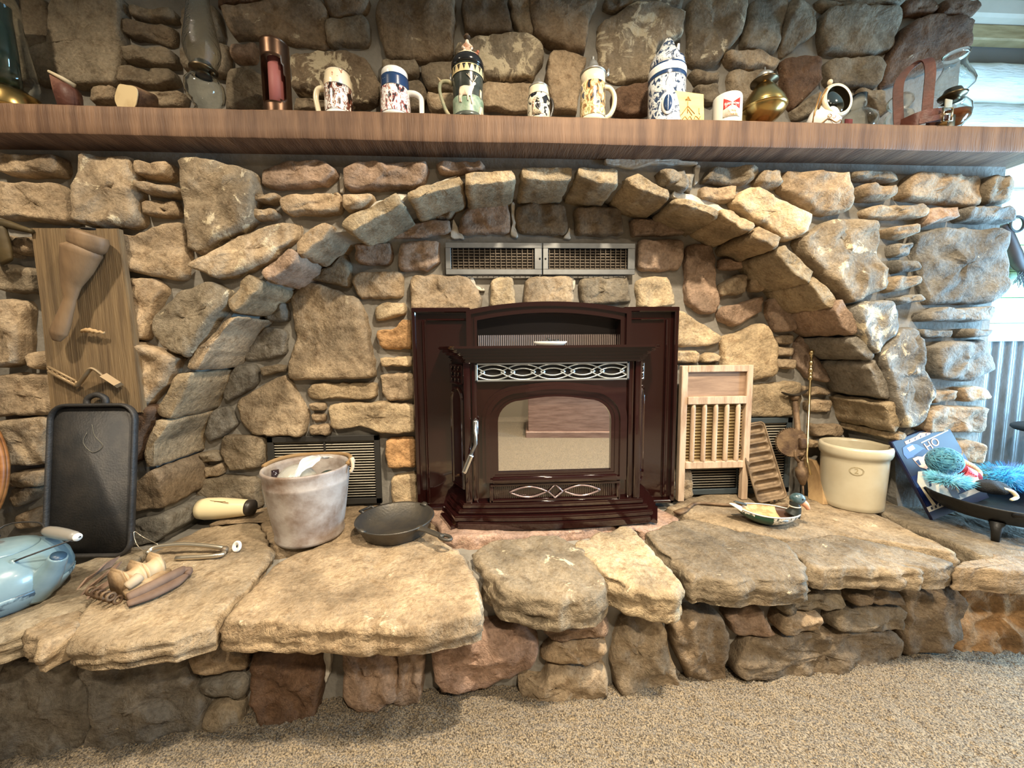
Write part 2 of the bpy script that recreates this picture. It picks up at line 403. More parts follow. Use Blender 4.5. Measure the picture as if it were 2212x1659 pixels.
UPPER = """
@A
g 0,0 300,0 305,245 318,288 200,312 205,530 0,545
g1 335,0 780,0 795,60 790,250 770,550 560,545 232,532 185,322 330,302 342,240
g 845,50 1110,75 1130,130 1100,145 850,112
b 820,150 1110,165 1120,270 1080,282 825,242
g 800,310 1100,322 1135,420 1090,432 800,392
g1 790,432 1110,467 1130,540 1000,560 780,540
t 590,575 760,562 760,655 590,650
t 910,600 1180,605 1180,690 960,680
g1 1165,305 1465,292 1462,470 1420,490 1170,445
g 1180,60 1385,50 1420,200 1400,265 1180,290
b3 1440,80 1700,40 1760,0 2040,0 2090,60 2085,302 1900,272 1650,242 1500,242
p 1490,300 1640,290 1630,385 1510,387
g 1480,462 1600,442 1690,500 1670,700 1450,700 1462,560
t 1900,640 2190,665 2190,715 1890,710
@Z
b6 632,125 700,118 745,112 790,130 825,190 810,222 770,228 700,215 640,203
g1 706,62 720,45 785,36 795,50 793,96 715,98
b 700,0 795,0 787,28 720,40
d 470,0 585,0 540,12 470,12
@B
b1 235,0 720,0 700,362 540,387 280,372 215,112
b 770,0 1030,0 1085,207 930,212 790,197
g3 1060,0 1190,0 1222,240 1130,222 1090,122
b 1205,0 1630,0 1580,122 1540,342 1400,312 1235,250 1208,120
g6 720,300 860,250 960,237 1180,242 1280,302 1270,402 1200,512 930,512 850,442 745,392
g1 255,400 470,400 480,492 420,502 262,472
g 500,430 690,397 720,422 720,562 640,582 540,567
g 245,562 480,522 530,562 520,690 440,710 250,700
t 540,612 720,602 720,710 560,710
t 900,542 1170,522 1280,562 1290,710 1100,710 900,700
t 1320,337 1500,362 1560,392 1530,472 1500,710 1350,700 1312,560
g5 1650,152 1860,42 2000,32 2160,122 2160,242 2000,302 1990,512 1750,517 1650,432 1640,302
g 1670,0 1850,0 1900,22 1760,77 1678,67
g3 1990,0 2180,0 2150,82 2050,42
d 1720,612 1790,562 1980,542 1980,730 1740,730
@C
g4 40,0 400,0 370,222 290,312 220,412 45,422 60,200
g 430,22 680,0 630,262 600,322 385,302
g 695,0 840,60 840,222 642,362 645,250 665,100
g 885,92 1060,62 1400,72 1340,322 1100,342 905,332 892,200
t 270,352 480,332 620,382 600,442 305,422
g 300,452 540,462 530,502 480,542 430,672 312,680
d2 642,392 800,372 860,402 880,522 790,622 700,702 662,582 645,470
g 905,402 1280,362 1290,422 1250,562 935,552
g 45,462 240,472 240,522 100,532
g 70,562 230,542 240,642 165,662
d1 1345,322 1420,182 1590,112 1850,152 1830,282 1790,382 1640,422 1440,502 1290,560 1305,430
d 1410,22 1600,2 1630,62 1580,97 1420,92
d 1650,22 1870,22 1880,72 1830,122 1655,102
g 865,0 1390,0 1380,52 905,62
g 1130,572 1300,582 1300,730 1230,765 1222,652
g 700,712 860,602 860,730 730,765
"""
OUTER = """
@A
t1 0,990 380,1000 415,1080 400,1122 200,1122 0,1100
t2 0,1180 390,1175 480,1330 490,1430 330,1422 200,1392 0,1402
t4 540,1000 850,1010 880,1180 895,1442 720,1445 530,1442 520,1180
t 890,1045 1110,1050 1110,1152 1040,1132 890,1132
t 890,1180 1140,1192 1170,1242 1120,1262 940,1242
t 920,1290 1130,1282 1140,1382 950,1382
g4 1180,1040 1280,1030 1640,1112 1650,1232 1610,1442 1400,1532 1260,1622 1215,1592 1182,1260
p 1680,1092 1850,1037 2080,1042 2170,1112 2090,1182 1800,1202 1680,1192
t 1620,1262 1780,1242 1800,1272 1740,1302 1625,1302
t1 1620,1347 1760,1332 1780,1382 1730,1402 1620,1392
t3 1800,1292 1880,1242 2180,1242 2180,1352 2090,1372 1840,1372
@B
p 20,1092 140,1042 540,1052 550,1082 490,1192 360,1202 20,1212
t1 15,1252 190,1242 200,1282 120,1332 20,1332
p 610,1052 790,1037 900,1052 910,1087 720,1102 620,1102
k 2020,1102 2190,1092 2190,1232 2050,1192
@D
t4 1225,290 1380,202 1500,112 1800,2 1920,22 1900,92 1720,242 1560,332 1400,357
t1 770,82 900,92 1010,32 1190,2 1200,202 1190,372 1000,342 800,312
t1 820,362 980,362 1070,432 1000,562 950,742 830,742
g3 990,622 1160,452 1370,382 1470,442 1470,522 1330,702 1230,872 1060,802 1000,702
t 860,762 1060,832 1160,872 1080,1042 950,1172 912,1112 852,902
d 910,1172 1010,1182 980,1262 900,1502 862,1542 862,1282
t 0,92 90,102 120,205 100,220 0,220
t 130,97 230,102 240,202 112,207
g1 0,267 200,292 260,342 262,452 0,442
t1 0,502 150,502 175,552 160,902 60,922 0,922
t 205,842 320,822 330,925 230,937
t2 0,982 300,972 480,1052 500,1132 400,1232 0,1232
t 25,1272 330,1242 340,1542 250,1552 25,1532
@J
t 75,142 250,132 240,202 190,212 70,208
t 72,216 235,214 190,265 130,312 65,282
t 120,352 220,322 230,412 110,417
@F
g1 60,32 270,42 250,142 90,102
g 320,92 360,12 630,2 630,52 590,107 330,97
t 650,32 770,32 770,122 640,112
t 790,32 1140,52 1145,122 1180,212 1160,262 1030,282 900,212 780,132
t2 310,117 510,112 500,212 420,212 310,192
l 490,207 590,127 640,127 940,302 900,392 820,442 760,412 500,232
g 1160,52 1350,32 1450,52 1440,102 1390,92 1180,77
t1 1210,122 1440,117 1440,162 1400,202 1240,197
t1 1470,142 1540,47 1620,42 1950,62 1940,222 1880,237 1490,192
g2 1965,102 2000,62 2112,72 2128,212 2000,222 1955,202
t1 1260,252 1350,232 1610,237 1610,282 1570,312 1270,302
p 1640,247 1790,247 1790,312 1605,347
k 1825,252 2120,242 2140,322 1835,322
g4 865,442 1030,332 1120,312 1310,322 1340,402 1340,522 1380,642 1360,722 1170,802 1080,702 900,512
t1 1400,362 1560,352 1550,402 1500,422 1420,412
k 1435,457 1525,452 1520,522 1440,527
k 1445,557 1560,552 1560,617 1450,622
t 1400,692 1430,652 1560,647 1590,692 1520,717 1410,732
k1 1430,772 1580,752 1590,792 1510,812 1440,792
k2 1560,402 1700,367 1960,377 2080,392 2050,762 1990,802 1650,807 1620,702 1562,462
k 1600,852 1720,832 2010,827 2010,897 1960,912 1600,902
k1 1580,962 1770,962 1760,1002 1600,1002
k 1840,957 2010,962 2010,992 1960,1002 1850,1002
k6 1180,822 1300,792 1420,792 1465,882 1440,982 1320,1102 1290,1072 1212,962
k4 1340,1112 1460,952 1560,957 1590,1092 1610,1232 1640,1342 1600,1442 1560,1522 1480,1532 1440,1422 1402,1252
k2 1650,1062 1720,1042 1960,1022 2010,1062 2020,1192 1940,1232 1880,1262 1680,1242 1642,1162
t 1660,1322 1790,1312 1790,1372 1670,1392
t 1800,1302 1960,1292 2010,1342 1970,1372 1840,1372
t1 1600,1442 1700,1412 1980,1412 1970,1562 1650,1557 1590,1542
@M
t1 1750,602 1880,572 1930,592 1920,702 1740,702
"""
INNER = """
@E
p 975,382 1190,372 1200,422 1190,502 980,502
p 1260,367 1510,357 1510,492 1430,547 1260,547
p 1150,312 1260,242 1570,232 1580,302 1400,332 1160,332
t2 960,602 1010,562 1270,557 1275,652 1260,722 1000,722
g1 700,582 850,502 910,432 940,602 930,652 690,602
t1 560,722 600,652 680,612 970,722 1040,842 1060,1012 1100,1232 560,1242 550,1152 590,1002 565,802
l 1100,782 1130,757 1290,757 1290,822 1110,872
o 1100,932 1230,922 1280,872 1340,872 1340,1047 1130,1047
l 1135,1102 1345,1097 1345,1157 1150,1162
t 1135,1212 1345,1197 1355,1372 1160,1372
l 655,1312 700,1267 1100,1267 1110,1352 1080,1367 670,1367
t 685,1397 770,1397 770,1442 690,1442
t 695,1462 770,1462 775,1512 700,1517
t 680,1542 800,1532 800,1592 690,1592
l 800,1402 1100,1392 1360,1407 1365,1572 1140,1582 1040,1542 820,1562
t 220,1382 300,1322 530,1212 600,1342 670,1462 640,1602 320,1592 240,1502
k 260,1072 400,902 530,932 520,1087 320,1122 250,1112
k 410,852 530,742 530,862 430,872
k 120,1332 200,1162 330,1152 340,1262 300,1302 150,1377
g 370,1162 520,1152 520,1192 380,1217
k1 20,1562 60,1442 150,1412 220,1542 130,1592 30,1642
@L
g1 270,212 310,147 590,152 612,202 610,372 350,422 280,272
g 135,282 250,272 280,332 130,352
t 155,382 295,372 290,452 160,462
g 95,492 350,452 550,482 590,702 400,690 110,650
o 1555,192 1580,172 1785,162 1790,382 1570,392
l 1595,462 1790,422 1800,670 1720,700 1600,670
@B
p1 730,1492 790,1332 1060,1307 1070,1492
b 1110,1332 1240,1302 1420,1322 1440,1472 1420,1502 1120,1492
b 1480,1332 1780,1332 1790,1502 1500,1502
p 1850,1402 2180,1422 2190,1502 1860,1512
b 580,1382 720,1342 700,1392 600,1402
@Z
t 887,600 925,593 1008,597 1040,640 1035,672 890,675
l 1062,608 1080,600 1108,602 1115,664 1058,666
t 1136,600 1235,598 1240,650 1225,662 1135,662
g 1252,600 1355,600 1362,650 1345,654 1255,658
l 1376,605 1440,597 1458,660 1380,668
p 1378,520 1470,520 1475,560 1465,582 1380,584
@F
p 235,462 380,467 390,582 410,802 380,862 300,862 220,792 215,560
p 430,542 560,572 550,602 430,602
t 420,692 520,642 570,642 570,742 420,762
t 600,652 680,692 670,732 600,722
p2 420,852 450,822 670,772 660,852 510,942 420,902
l 110,862 200,852 260,892 420,1002 400,1042 250,1052 110,1052
l 105,1082 290,1082 290,1152 105,1152
l 315,1112 350,1097 420,1112 415,1152 310,1152
l 440,1002 670,922 740,1042 740,1222 560,1272 430,1252
p 700,792 730,762 850,882 860,962 740,972 702,852
t 750,1002 850,992 850,1042 750,1042
t 760,1062 850,1062 840,1112 750,1112
t 750,1132 850,1137 850,1192 750,1182
p 860,1082 900,992 1020,1182 1050,1272 940,1242 870,1162
l 530,1292 700,1282 880,1262 880,1452 700,1472 530,1462
t 900,1292 1050,1302 1050,1342 930,1342
t 930,1372 1070,1372 1060,1442 930,1442
@K
"""
INNER = INNER.replace('@K\n', '@Z\nt 1745,917 1813,917 1817,931 1806,942 1756,942\nl 1726,955 1772,951 1772,966 1728,966\nt 1440,1015 1490,1011 1492,1075 1442,1078\n')
ARCH = """
@Z
b 284,1075 297,1040 335,1012 350,1030 360,1095 292,1104
k 277,1130 350,1110 366,1118 366,1150 330,1172 287,1178
@D
a 950,1480 960,1402 1020,1262 1090,1277 1010,1402 1000,1562 960,1562
a 1015,1212 1120,1022 1160,962 1250,962 1210,1052 1100,1257 1030,1242
t 1225,880 1400,682 1470,612 1530,602 1440,692 1280,942 1222,932
@E
a 165,762 250,612 290,572 370,622 350,682 215,822
p 375,562 500,452 560,407 610,442 600,492 470,592 410,612
t 600,372 640,322 780,237 840,272 790,332 640,452 610,442
a 885,257 935,202 1245,65 1285,130 955,308
@B
a 420,1252 500,1202 750,1132 770,1172 740,1202 430,1292
a 780,1132 820,1117 1090,1092 1105,1152 1040,1172 830,1207 790,1202
a 1145,1092 1200,1077 1460,1077 1465,1142 1440,1162 1150,1162
a 1500,1082 1750,1087 1760,1192 1640,1182 1500,1142
a 1820,1142 1880,1122 2080,1222 2080,1282 2040,1272 1830,1192
@F
a 155,192 260,202 410,272 400,302 280,262 160,227
a 415,252 500,262 610,347 590,382 540,372 430,302
a 610,402 640,352 770,422 740,492 630,432
a 740,502 790,462 870,542 960,622 940,692 850,642 750,532
a 930,682 965,642 1100,782 1060,842 1010,802 940,702
p 1080,802 1110,782 1190,872 1235,962 1200,992 1140,962 1075,842
k 1180,1012 1220,997 1310,1112 1290,1142 1220,1092
k 1270,1172 1320,1132 1350,1192 1420,1332 1400,1367 1360,1352 1310,1242
a 1360,1402 1430,1377 1470,1522 1440,1562 1410,1522 1385,1422
@M
a 1440,532 1500,527 1520,562 1440,575
"""
FACE = """
@G
d 305,832 330,762 600,742 690,802 715,902 690,1152 560,1202 370,1202 310,1052
p 830,732 1110,722 1120,792 1160,852 1160,1032 1060,1112 960,1132 850,1052 840,872
p 1165,732 1290,712 1320,802 1300,1052 1220,1092 1130,1082 1170,952
r 1360,722 1500,672 1700,642 1900,602 1980,702 1990,792 1900,902 1700,1002 1600,1017 1420,992 1380,902
@J
t 985,1082 1060,1012 1280,1052 1280,1132 1150,1157 990,1132
k 1040,1192 1270,1177 1270,1282 1050,1282
g 1060,1372 1160,1312 1250,1342 1245,1432 1060,1452
s 0,1132 390,1102 400,1232 495,1332 480,1402 420,1550 150,1572 0,1577
s1 415,1102 640,1092 910,1077 990,1252 1050,1342 1040,1462 700,1517 440,1547 505,1392 505,1302
d 0,962 90,972 140,1072 0,1112
@H
p 250,932 640,832 720,902 740,962 660,1002 330,1032 260,1002
t1 250,1152 330,1052 690,1042 710,1092 690,1152 550,1202 250,1192
t2 80,1342 280,1332 290,1232 710,1232 720,1502 400,1542 150,1572 90,1482
t1 830,902 1010,832 1120,862 1190,1132 1250,1422 1100,1462 810,1472 780,1222
b1 1180,892 1330,822 1550,822 1610,1002 1610,1332 1540,1372 1360,1372 1260,1152
p 1590,832 1860,802 1940,952 1900,992 1680,992
@I
g 510,642 740,562 890,552 910,642 850,667 520,672
t 510,702 540,687 760,697 750,802 510,802
b 910,552 1240,552 1240,622 980,632 930,602
g 830,722 880,662 1260,642 1260,772 1200,792 830,782
b 215,1002 330,852 590,822 900,802 1200,802 1260,852 1260,962 1060,1062 780,1102 500,1082 230,1052
b1 1280,562 1590,532 1620,602 1610,852 1500,902 1290,962 1290,702
o 1640,492 1880,462 2100,482 2100,912 1650,952 1600,882
b 1900,372 2100,332 2100,442 1900,452
"""
# hearth slabs: tone, thickness, outline of the upper surface
SLABS = """
@Z
j1 .05 -260,1310 40,1262 190,1212 262,1180 330,1185 250,1240 180,1310 60,1352 -260,1450
h1 .045 42,1366 92,1332 176,1312 170,1345 150,1368 88,1392
h2 .045 158,1368 182,1312 255,1250 345,1185 440,1140 555,1128 588,1182 540,1255 484,1312 462,1348 330,1380 200,1392
h2 .055 478,1346 520,1298 598,1215 700,1172 960,1168 1000,1202 1030,1252 1034,1322 940,1346 800,1350 600,1342
j3 .07 1026,1190 1062,1166 1206,1152 1290,1202 1308,1262 1280,1282 1190,1290 1080,1272 1046,1232
a1 .07 1240,1172 1345,1133 1366,1142 1406,1184 1474,1256 1455,1276 1400,1268 1350,1258 1300,1232
j2 .062 1392,1150 1480,1118 1692,1166 1738,1222 1738,1246 1600,1248 1490,1240 1436,1190
j1 .045 1686,1172 1800,1152 2050,1208 2052,1226 1960,1228 1880,1226 1752,1226 1742,1212
h2 .05 440,1136 560,1088 780,1082 910,1096 960,1164 700,1168 594,1184 560,1124
r .05 914,1096 960,1078 1360,1078 1430,1096 1475,1116 1390,1146 1350,1130 1210,1148 1058,1162 966,1164
h2 .05 1436,1094 1500,1070 1640,1062 1780,1072 1860,1092 2080,1200 1800,1148 1694,1162 1484,1114
j1 .05 1790,1070 1950,1062 2212,1090 2400,1180 2130,1206 1866,1090
h1 .05 2062,1226 2085,1210 2200,1190 2420,1190 2420,1238 2212,1232
"""
wall = struct('wall_front', BM(), MORTAR)
wall.data = bpy.data.meshes.new('wall_front'); wall.data.materials.append(MORTAR)
# arch opening in the outer face
ARC = [(360, 1200), (360, 1095), (341, 1007), (344, 953), (371, 904), (408, 834), (432, 797), (486, 713), (513, 677), (558, 630), (599, 599), (643, 565), (707, 511), (761, 505), (872, 444), (990, 405), (1091, 395), (1226, 391), (1334, 402), (1429, 429), (1547, 470), (1617, 500), (1672, 540), (1745, 613), (1789, 668), (1840, 723), (1873, 778), (1914, 858), (1929, 933), (1931, 960), (1936, 1080), (1944, 1200)]
ctr = Vector((.21, 0, .62)); arc = []
for x, y in ARC:
    p = on_y(x, y, -.015); p.y = 0
    d = p-ctr; d.z = max(d.z, 0) if y < 1000 else 0
    p = p+d.normalized()*.018; arc.append(p)
arc[0].z = arc[-1].z = .30
bm = BM()
def quad(*P): bm.faces.new([bm.verts.new(p) for p in P])
TOPZ = 1.64
XWL, XWR = -2.5, 1.845
prev = None
A_ = sorted(range(len(arc)), key=lambda i: i)
apex = max(range(len(arc)), key=lambda i: arc[i].z)
def wallgrid(x0, x1, zf):                                  # mortar between zf(x) and the mantel with slight unevenness
    n = max(1, int((x1-x0)/.05))
    for i in range(n):
        a, b = x0+(x1-x0)*i/n, x0+(x1-x0)*(i+1)/n
        quad((a, 0, zf(a)), (b, 0, zf(b)), (b, 0, TOPZ), (a, 0, TOPZ))
left = arc[:apex+1]; right = arc[apex:]
for P in (left, right):
    for p, q in zip(P, P[1:]):
        xo = XWL if P is left else XWR
        quad(p, q, (xo, 0, q.z), (xo, 0, p.z))
zt = arc[apex].z
quad((XWL, 0, zt), (XWR, 0, zt), (XWR, 0, TOPZ), (XWL, 0, TOPZ))
for p, q in zip(arc, arc[1:]):                             # soffit bed
    quad(p, q, q+Vector((0, YN, 0)), p+Vector((0, YN, 0)))
quad((-1.35, YN, .30), (1.75, YN, .30), (1.75, YN, 1.64), (-1.35, YN, 1.64))       # alcove back
quad((-1.35, 0, ZT-.035), (1.75, 0, ZT-.035), (1.75, YN, ZT-.035), (-1.35, YN, ZT-.035))
quad((XWR, 0, 0), (XWR, YF, 0), (XWR, YF, TOPZ), (XWR, 0, TOPZ))                   # right flank
quad((XWL, 0, 0), (XWR, 0, 0), (XWR, 0, .30), (XWL, 0, .30))
quad((XWL, YU, TOPZ), (1.785, YU, TOPZ), (1.785, YU, ZC), (XWL, YU, ZC))           # upper chimney breast
quad((1.785, YU, TOPZ), (1.785, YF, TOPZ), (1.785, YF, ZC), (1.785, YU, ZC))
quad((XWL, 0, TOPZ), (XWR, 0, TOPZ), (XWR, YF, TOPZ), (XWL, YF, TOPZ))
bmesh.ops.remove_doubles(bm, verts=bm.verts[:], dist=.0005)
bm.to_mesh(wall.data); bm.free()
sd = 0
NF = Vector((0, -1, 0))
for src, Y, hm, nm in ((UPPER, YU, .030, 'stone'), (OUTER, 0., .042, 'stone'), (INNER, YN, .032, 'stone')):
    for code, px in parse(src):
        sd += 1; rg = random.Random(sd); h = hm*rg.uniform(.75, 1.3)
        P = [on_y(x, y, Y-h*.55) for x, y in px]
        for p in P: p.y = Y
        stone(nm, P, NF, h, .02, sd*1.37, wall, code, rough=.014 if Y == 0 else .010, grow=.006 if Y == YU else .0045, rounding=.17, amp=.007, inset=.75)
for code, px in parse(ARCH):
    sd += 1; rg = random.Random(sd); h = .035*rg.uniform(.8, 1.2)
    P = [on_y(x, y, -h*.7) for x, y in px]
    for p in P: p.y = 0
    stone('arch_stone', P, NF, h, .20, sd*1.37, wall, code, rough=.007, amp=.005, mids=(-.17, -.14, -.11, -.08, -.05, -.025, 0), spacing=.011, inset=.28, rounding=.10, grow=.002, strat=.003)
# corner stones returning round the right flank
# ---- raised hearth
hearth = thing('stone_hearth', 'raised curved hearth of thick flagstones on a fieldstone face', 'hearth')
FL = [(-200, 1640), (0, 1625), (280, 1600), (600, 1540), (900, 1510), (1100, 1500), (1310, 1498), (1460, 1475), (1560, 1460), (1750, 1462), (1900, 1430), (2050, 1410), (2212, 1400), (2420, 1392)]
curve = [on_z(x, y, 0) for x, y in FL]
bm = BM()
pl = [(p.x, p.y+.012) for p in curve]; pl = [(-2.45, pl[0][1])]+pl+[(2.3, pl[-1][1]), (2.3, -.001), (-2.45, -.001)]
prism(pl, 0, ZT-.035, 'z', bm)
obj('mortar_bed', bm, MORTAR, hearth, False)
def on_face(x, y):
    d = ray(x, y); best = None
    for a, b in zip(curve, curve[1:]):
        n = Vector((-(b-a).y, (b-a).x, 0)).normalized()
        t = (a-CAM).dot(n)/d.dot(n); p = CAM+d*t
        s = (p-a).dot(b-a)/(b-a).length_squared
        if -.02 <= s <= 1.02 or best is None: best = (p, n)
    return best
for code, px in parse(FACE):
    sd += 1; R_ = [on_face(x, y) for x, y in px]; P = [r[0] for r in R_]
    n = sum((r[1] for r in R_), Vector()).normalized()
    if n.y > 0: n = -n
    o_ = sum(P, Vector())/len(P); P = [p-n*(p-o_).dot(n) for p in P]
    h = .030*random.Random(sd).uniform(.8, 1.4)
    P = [CAM+(p-CAM)*(((o_+n*h*.5)-CAM).dot(n)/(p-CAM).dot(n)) for p in P]; P = [p-n*h*.5 for p in P]
    for p in P: p.z = max(p.z, .003)
    stone('stone', P, n, h, .06, sd*1.37, hearth, code, rough=.017, grow=.005, amp=.008, inset=.8)
def parse_slabs(src):
    for ln in src.strip().splitlines():
        if ln[0] == '@': continue
        tk = ln.split(); yield tk[0], float(tk[1]), [tuple(float(c) for c in t.split(',')) for t in tk[2:]]
for k, (code, th, px) in enumerate(parse_slabs(SLABS)):
    sd += 1; P = [on_z(x, y, ZT) for x, y in px]
    for p in P: p.z = ZT-.0165; p.y = min(p.y, YN-.005)
    stone('slab', P, Vector((0, 0, 1)), .014, th, sd*1.37, hearth, code, rough=.006, spacing=.011, amp=.012, mids=(-th*.85, -th*.7, -th*.55, -th*.4, -th*.25, -th*.1), bulge=.004, tilt=.012, rounding=.2, inset=.8, strat=.012)

# pale lime smears left on the joints
SMEAR = mat('lime_smear', (.62, .58, .50), .9, col2=(.48, .44, .37), nscale=30, bump=.6, bscale=90)
for Y, px in ((YN-.012, [(973, 514), (976, 492), (981, 470), (986, 488), (998, 510), (1003, 516)]), (YN-.012, [(1104, 514), (1106, 470), (1104, 440), (1111, 440), (1113, 500), (1124, 515)]), (YN-.012, [(1216, 516), (1222, 505), (1228, 492), (1230, 506), (1235, 516)]),
              (YN-.010, [(1010, 600), (1018, 598), (1028, 618), (1046, 624), (1046, 630), (1022, 622)]), (YN-.010, [(1222, 598), (1236, 596), (1244, 610), (1240, 630), (1232, 612)]),
              (-.008, [(1305, 345), (1400, 342), (1508, 350), (1506, 358), (1400, 356), (1372, 364), (1306, 356)]), (-.008, [(1500, 362), (1512, 356), (1510, 392), (1498, 400)]),
              (-.012, [(1452, 412), (1500, 424), (1560, 446), (1596, 474), (1580, 474), (1530, 452), (1470, 434), (1450, 424)]), (-.012, [(742, 478), (800, 440), (860, 420), (882, 418), (870, 434), (800, 468), (756, 492)]), (-.010, [(736, 372), (748, 384), (742, 412), (734, 420)]), (-.010, [(930, 400), (968, 384), (990, 378), (960, 392), (934, 412)]),
              (-.325, [(700, 1388), (712, 1392), (716, 1440), (706, 1480), (698, 1450)]), (-.325, [(842, 1390), (860, 1400), (862, 1440), (850, 1470), (846, 1430)])):
    P = [on_y(x, y, Y) for x, y in px]; sd += 1
    stone('lime_smear', P, NF, .004, .012, sd*1.37, wall if Y > -.2 else hearth, 'l', rough=.004, spacing=.008, amp=.006, grow=0, inset=.3, rounding=.3).data.materials[0] = SMEAR
# ------------------------------------------------------------------ mantel
BEAM = mat('rough_sawn_beam', srgb(84, 60, 44), .66, col2=srgb(126, 96, 72), nscale=5, lo=.34, hi=.72, stretch=(7, 1, .6), bump=.55, bscale=30, rot=(0, .32, 0), detail=8)
mantel = thing('mantel_shelf', 'long brown rough-sawn timber mantel across the stone fireplace', 'mantel', (0, 0, 1.628))
bm = BM(); nx = 150; x0, x1 = -1.9, 1.872
secs = [(.12, 0), (-.098, 0), (-.1, .004), (-.1, .028), (-.1, .054), (-.1, .075), (-.097, .079), (.12, .079)]
prev = None
for i in range(nx+1):
    x = x0+(x1-x0)*i/nx
    r = [bm.verts.new((x, y+(.0022*noise.noise((x*9+z*22, z*30, 3))+.002*noise.noise((x*38-z*60, z*30, 8)) if y < 0 else 0), z+(.003*noise.noise((x*3, y*3, z*9)) if y < 0 else 0))) for y, z in secs]
    if prev:
        for k in range(len(secs)): bm.faces.new((prev[k], r[k], r[(k+1) % len(secs)], prev[(k+1) % len(secs)]))
    else: bm.faces.new(r[::-1])
    prev = r
bm.faces.new(prev)
obj('beam', bm, BEAM, mantel, True, 40)

# ------------------------------------------------------------------ vents
STEEL = mat('dull_steel', (.25, .25, .24), .45, .7, col2=(.18, .18, .175), nscale=9)
IRONBLK = mat('black_frame', (.035, .033, .030), .5, .2)
DARK = mat('dark_cavity', (.012, .010, .008), .9)
def upper_vent(xa, xb, label):
    a, b = on_y(xa, 516, .160), on_y(xb, 592, .160)
    x0, x1 = a.x, b.x; z1, z0 = 1.398, 1.280
    t = thing('vent_door', label, 'vent', ((x0+x1)/2, .160, z0), group='pair of hinged vent doors'); w = (x1-x0)/2-.001; h = z1-z0
    fw = .020
    for c, s, nm in (((0, 0, h-fw/2), (2*w, .008, fw), 'frame_rail'), ((0, 0, fw/2), (2*w, .008, fw), 'frame_rail'), ((-w+fw/2, 0, h/2), (fw, .008, h-2*fw), 'frame_stile'), ((w-fw/2-.004, 0, h/2), (fw+.008, .008, h-2*fw), 'frame_stile')):
        bm = BM(); box(bm, c, s, None, .0012); obj(nm, bm, STEEL, t, False)
    bm = BM(); box(bm, (0, .026, h/2), (2*w-.01, .004, h-.01)); obj('backing', bm, DARK, t, False)
    n = 16
    for i in range(n):
        x = -w+fw+.006+(2*w-2*fw-.02)*i/(n-1); bm = BM(); box(bm, (x, .006, h/2), (.0028, .005, h-2*fw)); obj('bar', bm, mat('bar_bronze', (.12, .095, .07), .45, .6), t, False)
    for i in range(7):
        bm = BM(); box(bm, (0, .014, fw+.006+(h-2*fw-.012)*i/6), (2*w-2*fw, .006, .006)); obj('louver', bm, mat('louver_brown', (.09, .068, .048), .5, .3), t, False)
    bm = lathe([(0, 0), (.004, 0), (.003, .003), (0, .004)], 10); place(bm, Matrix.Translation((w-.008 if xa < 1100 else -w+.010, -.004, h/2)) @ Matrix.Rotation(PI/2, 4, 'X')); obj('knob', bm, IRONBLK, t)
upper_vent(961, 1171, 'hinged steel vent door, the one nearer the cream slanted arch stones on the left')
upper_vent(1172, 1371, 'hinged steel vent door beside the square pinkish stone')
def floor_vent(xa, ya, xb, yb, label, top):
    a, b = on_y(xa, ya, .168), on_y(xb, yb, .168)
    x0, x1, z0, z1 = a.x, b.x, max(b.z, ZT+.004), a.z; h = z1-z0; w = (x1-x0)/2
    t = thing('floor_register', label, 'vent', ((x0+x1)/2, .168, z0)); fw = .022
    for c, s in (((0, 0, h-fw/2), (2*w, .01, fw)), ((0, 0, fw/2), (2*w, .01, fw)), ((-w+fw/2, 0, h/2), (fw, .01, h)), ((w-fw/2, 0, h/2), (fw, .01, h)), ((0, .002, h/2), (.007, .008, h))):
        bm = BM(); box(bm, c, s, None, .0015); obj('frame_bar', bm, top, t, False)
    bm = BM(); box(bm, (0, .017, h/2), (2*w-.01, .004, h-.01)); obj('backing', bm, DARK, t, False)
    n = int((h-2*fw)/.0105)
    for i in range(n):
        bm = BM(); box(bm, (0, .008, fw+(i+.5)*(h-2*fw)/n), (2*w-2*fw, .012, .0028), Matrix.Rotation(-.5, 3, 'X')); obj('slat', bm, mat('register_slat', (.42, .38, .31), .45, .4), t, False)
floor_vent(577, 944, 826, 1086, 'black framed floor vent behind the grey bucket', IRONBLK)
floor_vent(1484, 906, 1702, 1062, 'floor vent behind the washboard and the iron stick pan', mat('blue_black_frame', (.05, .065, .075), .45, .3))

# ------------------------------------------------------------------ stove insert
ENAMEL = mat('maroon_enamel', (.014, .0034, .003), .10, 0, coat=1., spec=.6)
ENAM2 = mat('maroon_enamel_dark', (.014, .0035, .0035), .28, 0, coat=.4)
SILVER = mat('pewter_grille', (.36, .38, .38), .34, .85)
CHROME = mat('chrome', (.75, .76, .76), .12, 1.)
stove = thing('stove_insert', 'glossy maroon enamelled stove insert with arched glass door', 'stove', (.215, -.03, ZT))
S = lambda *a: Vector(a)
def sv(name, bm, m=ENAMEL, parent=None, smooth=True, angle=35):
    return obj(name, bm, m, parent or stove, smooth, angle)
HX = .502; YS = .145                                     # surround half width, local depth of surround
for s in (-1, 1):                                        # two flat side panels with raised borders
    bm = BM(); box(bm, (s*.395, YS+.02, .383), (.214, .03, .766), None, .003)
    for c, sz in (((s*(HX-.008), YS, .383), (.016, .03, .766)), ((s*(HX-.04), YS+.003, .372), (.010, .02, .70)), ((s*.395, YS, .757), (.214, .034, .018)), ((s*.37, YS+.003, .722), (.16, .02, .008)), ((s*.395, YS, .006), (.214, .03, .012))):
        box(bm, c, sz, None, .003)
    sv('surround_panel', bm)
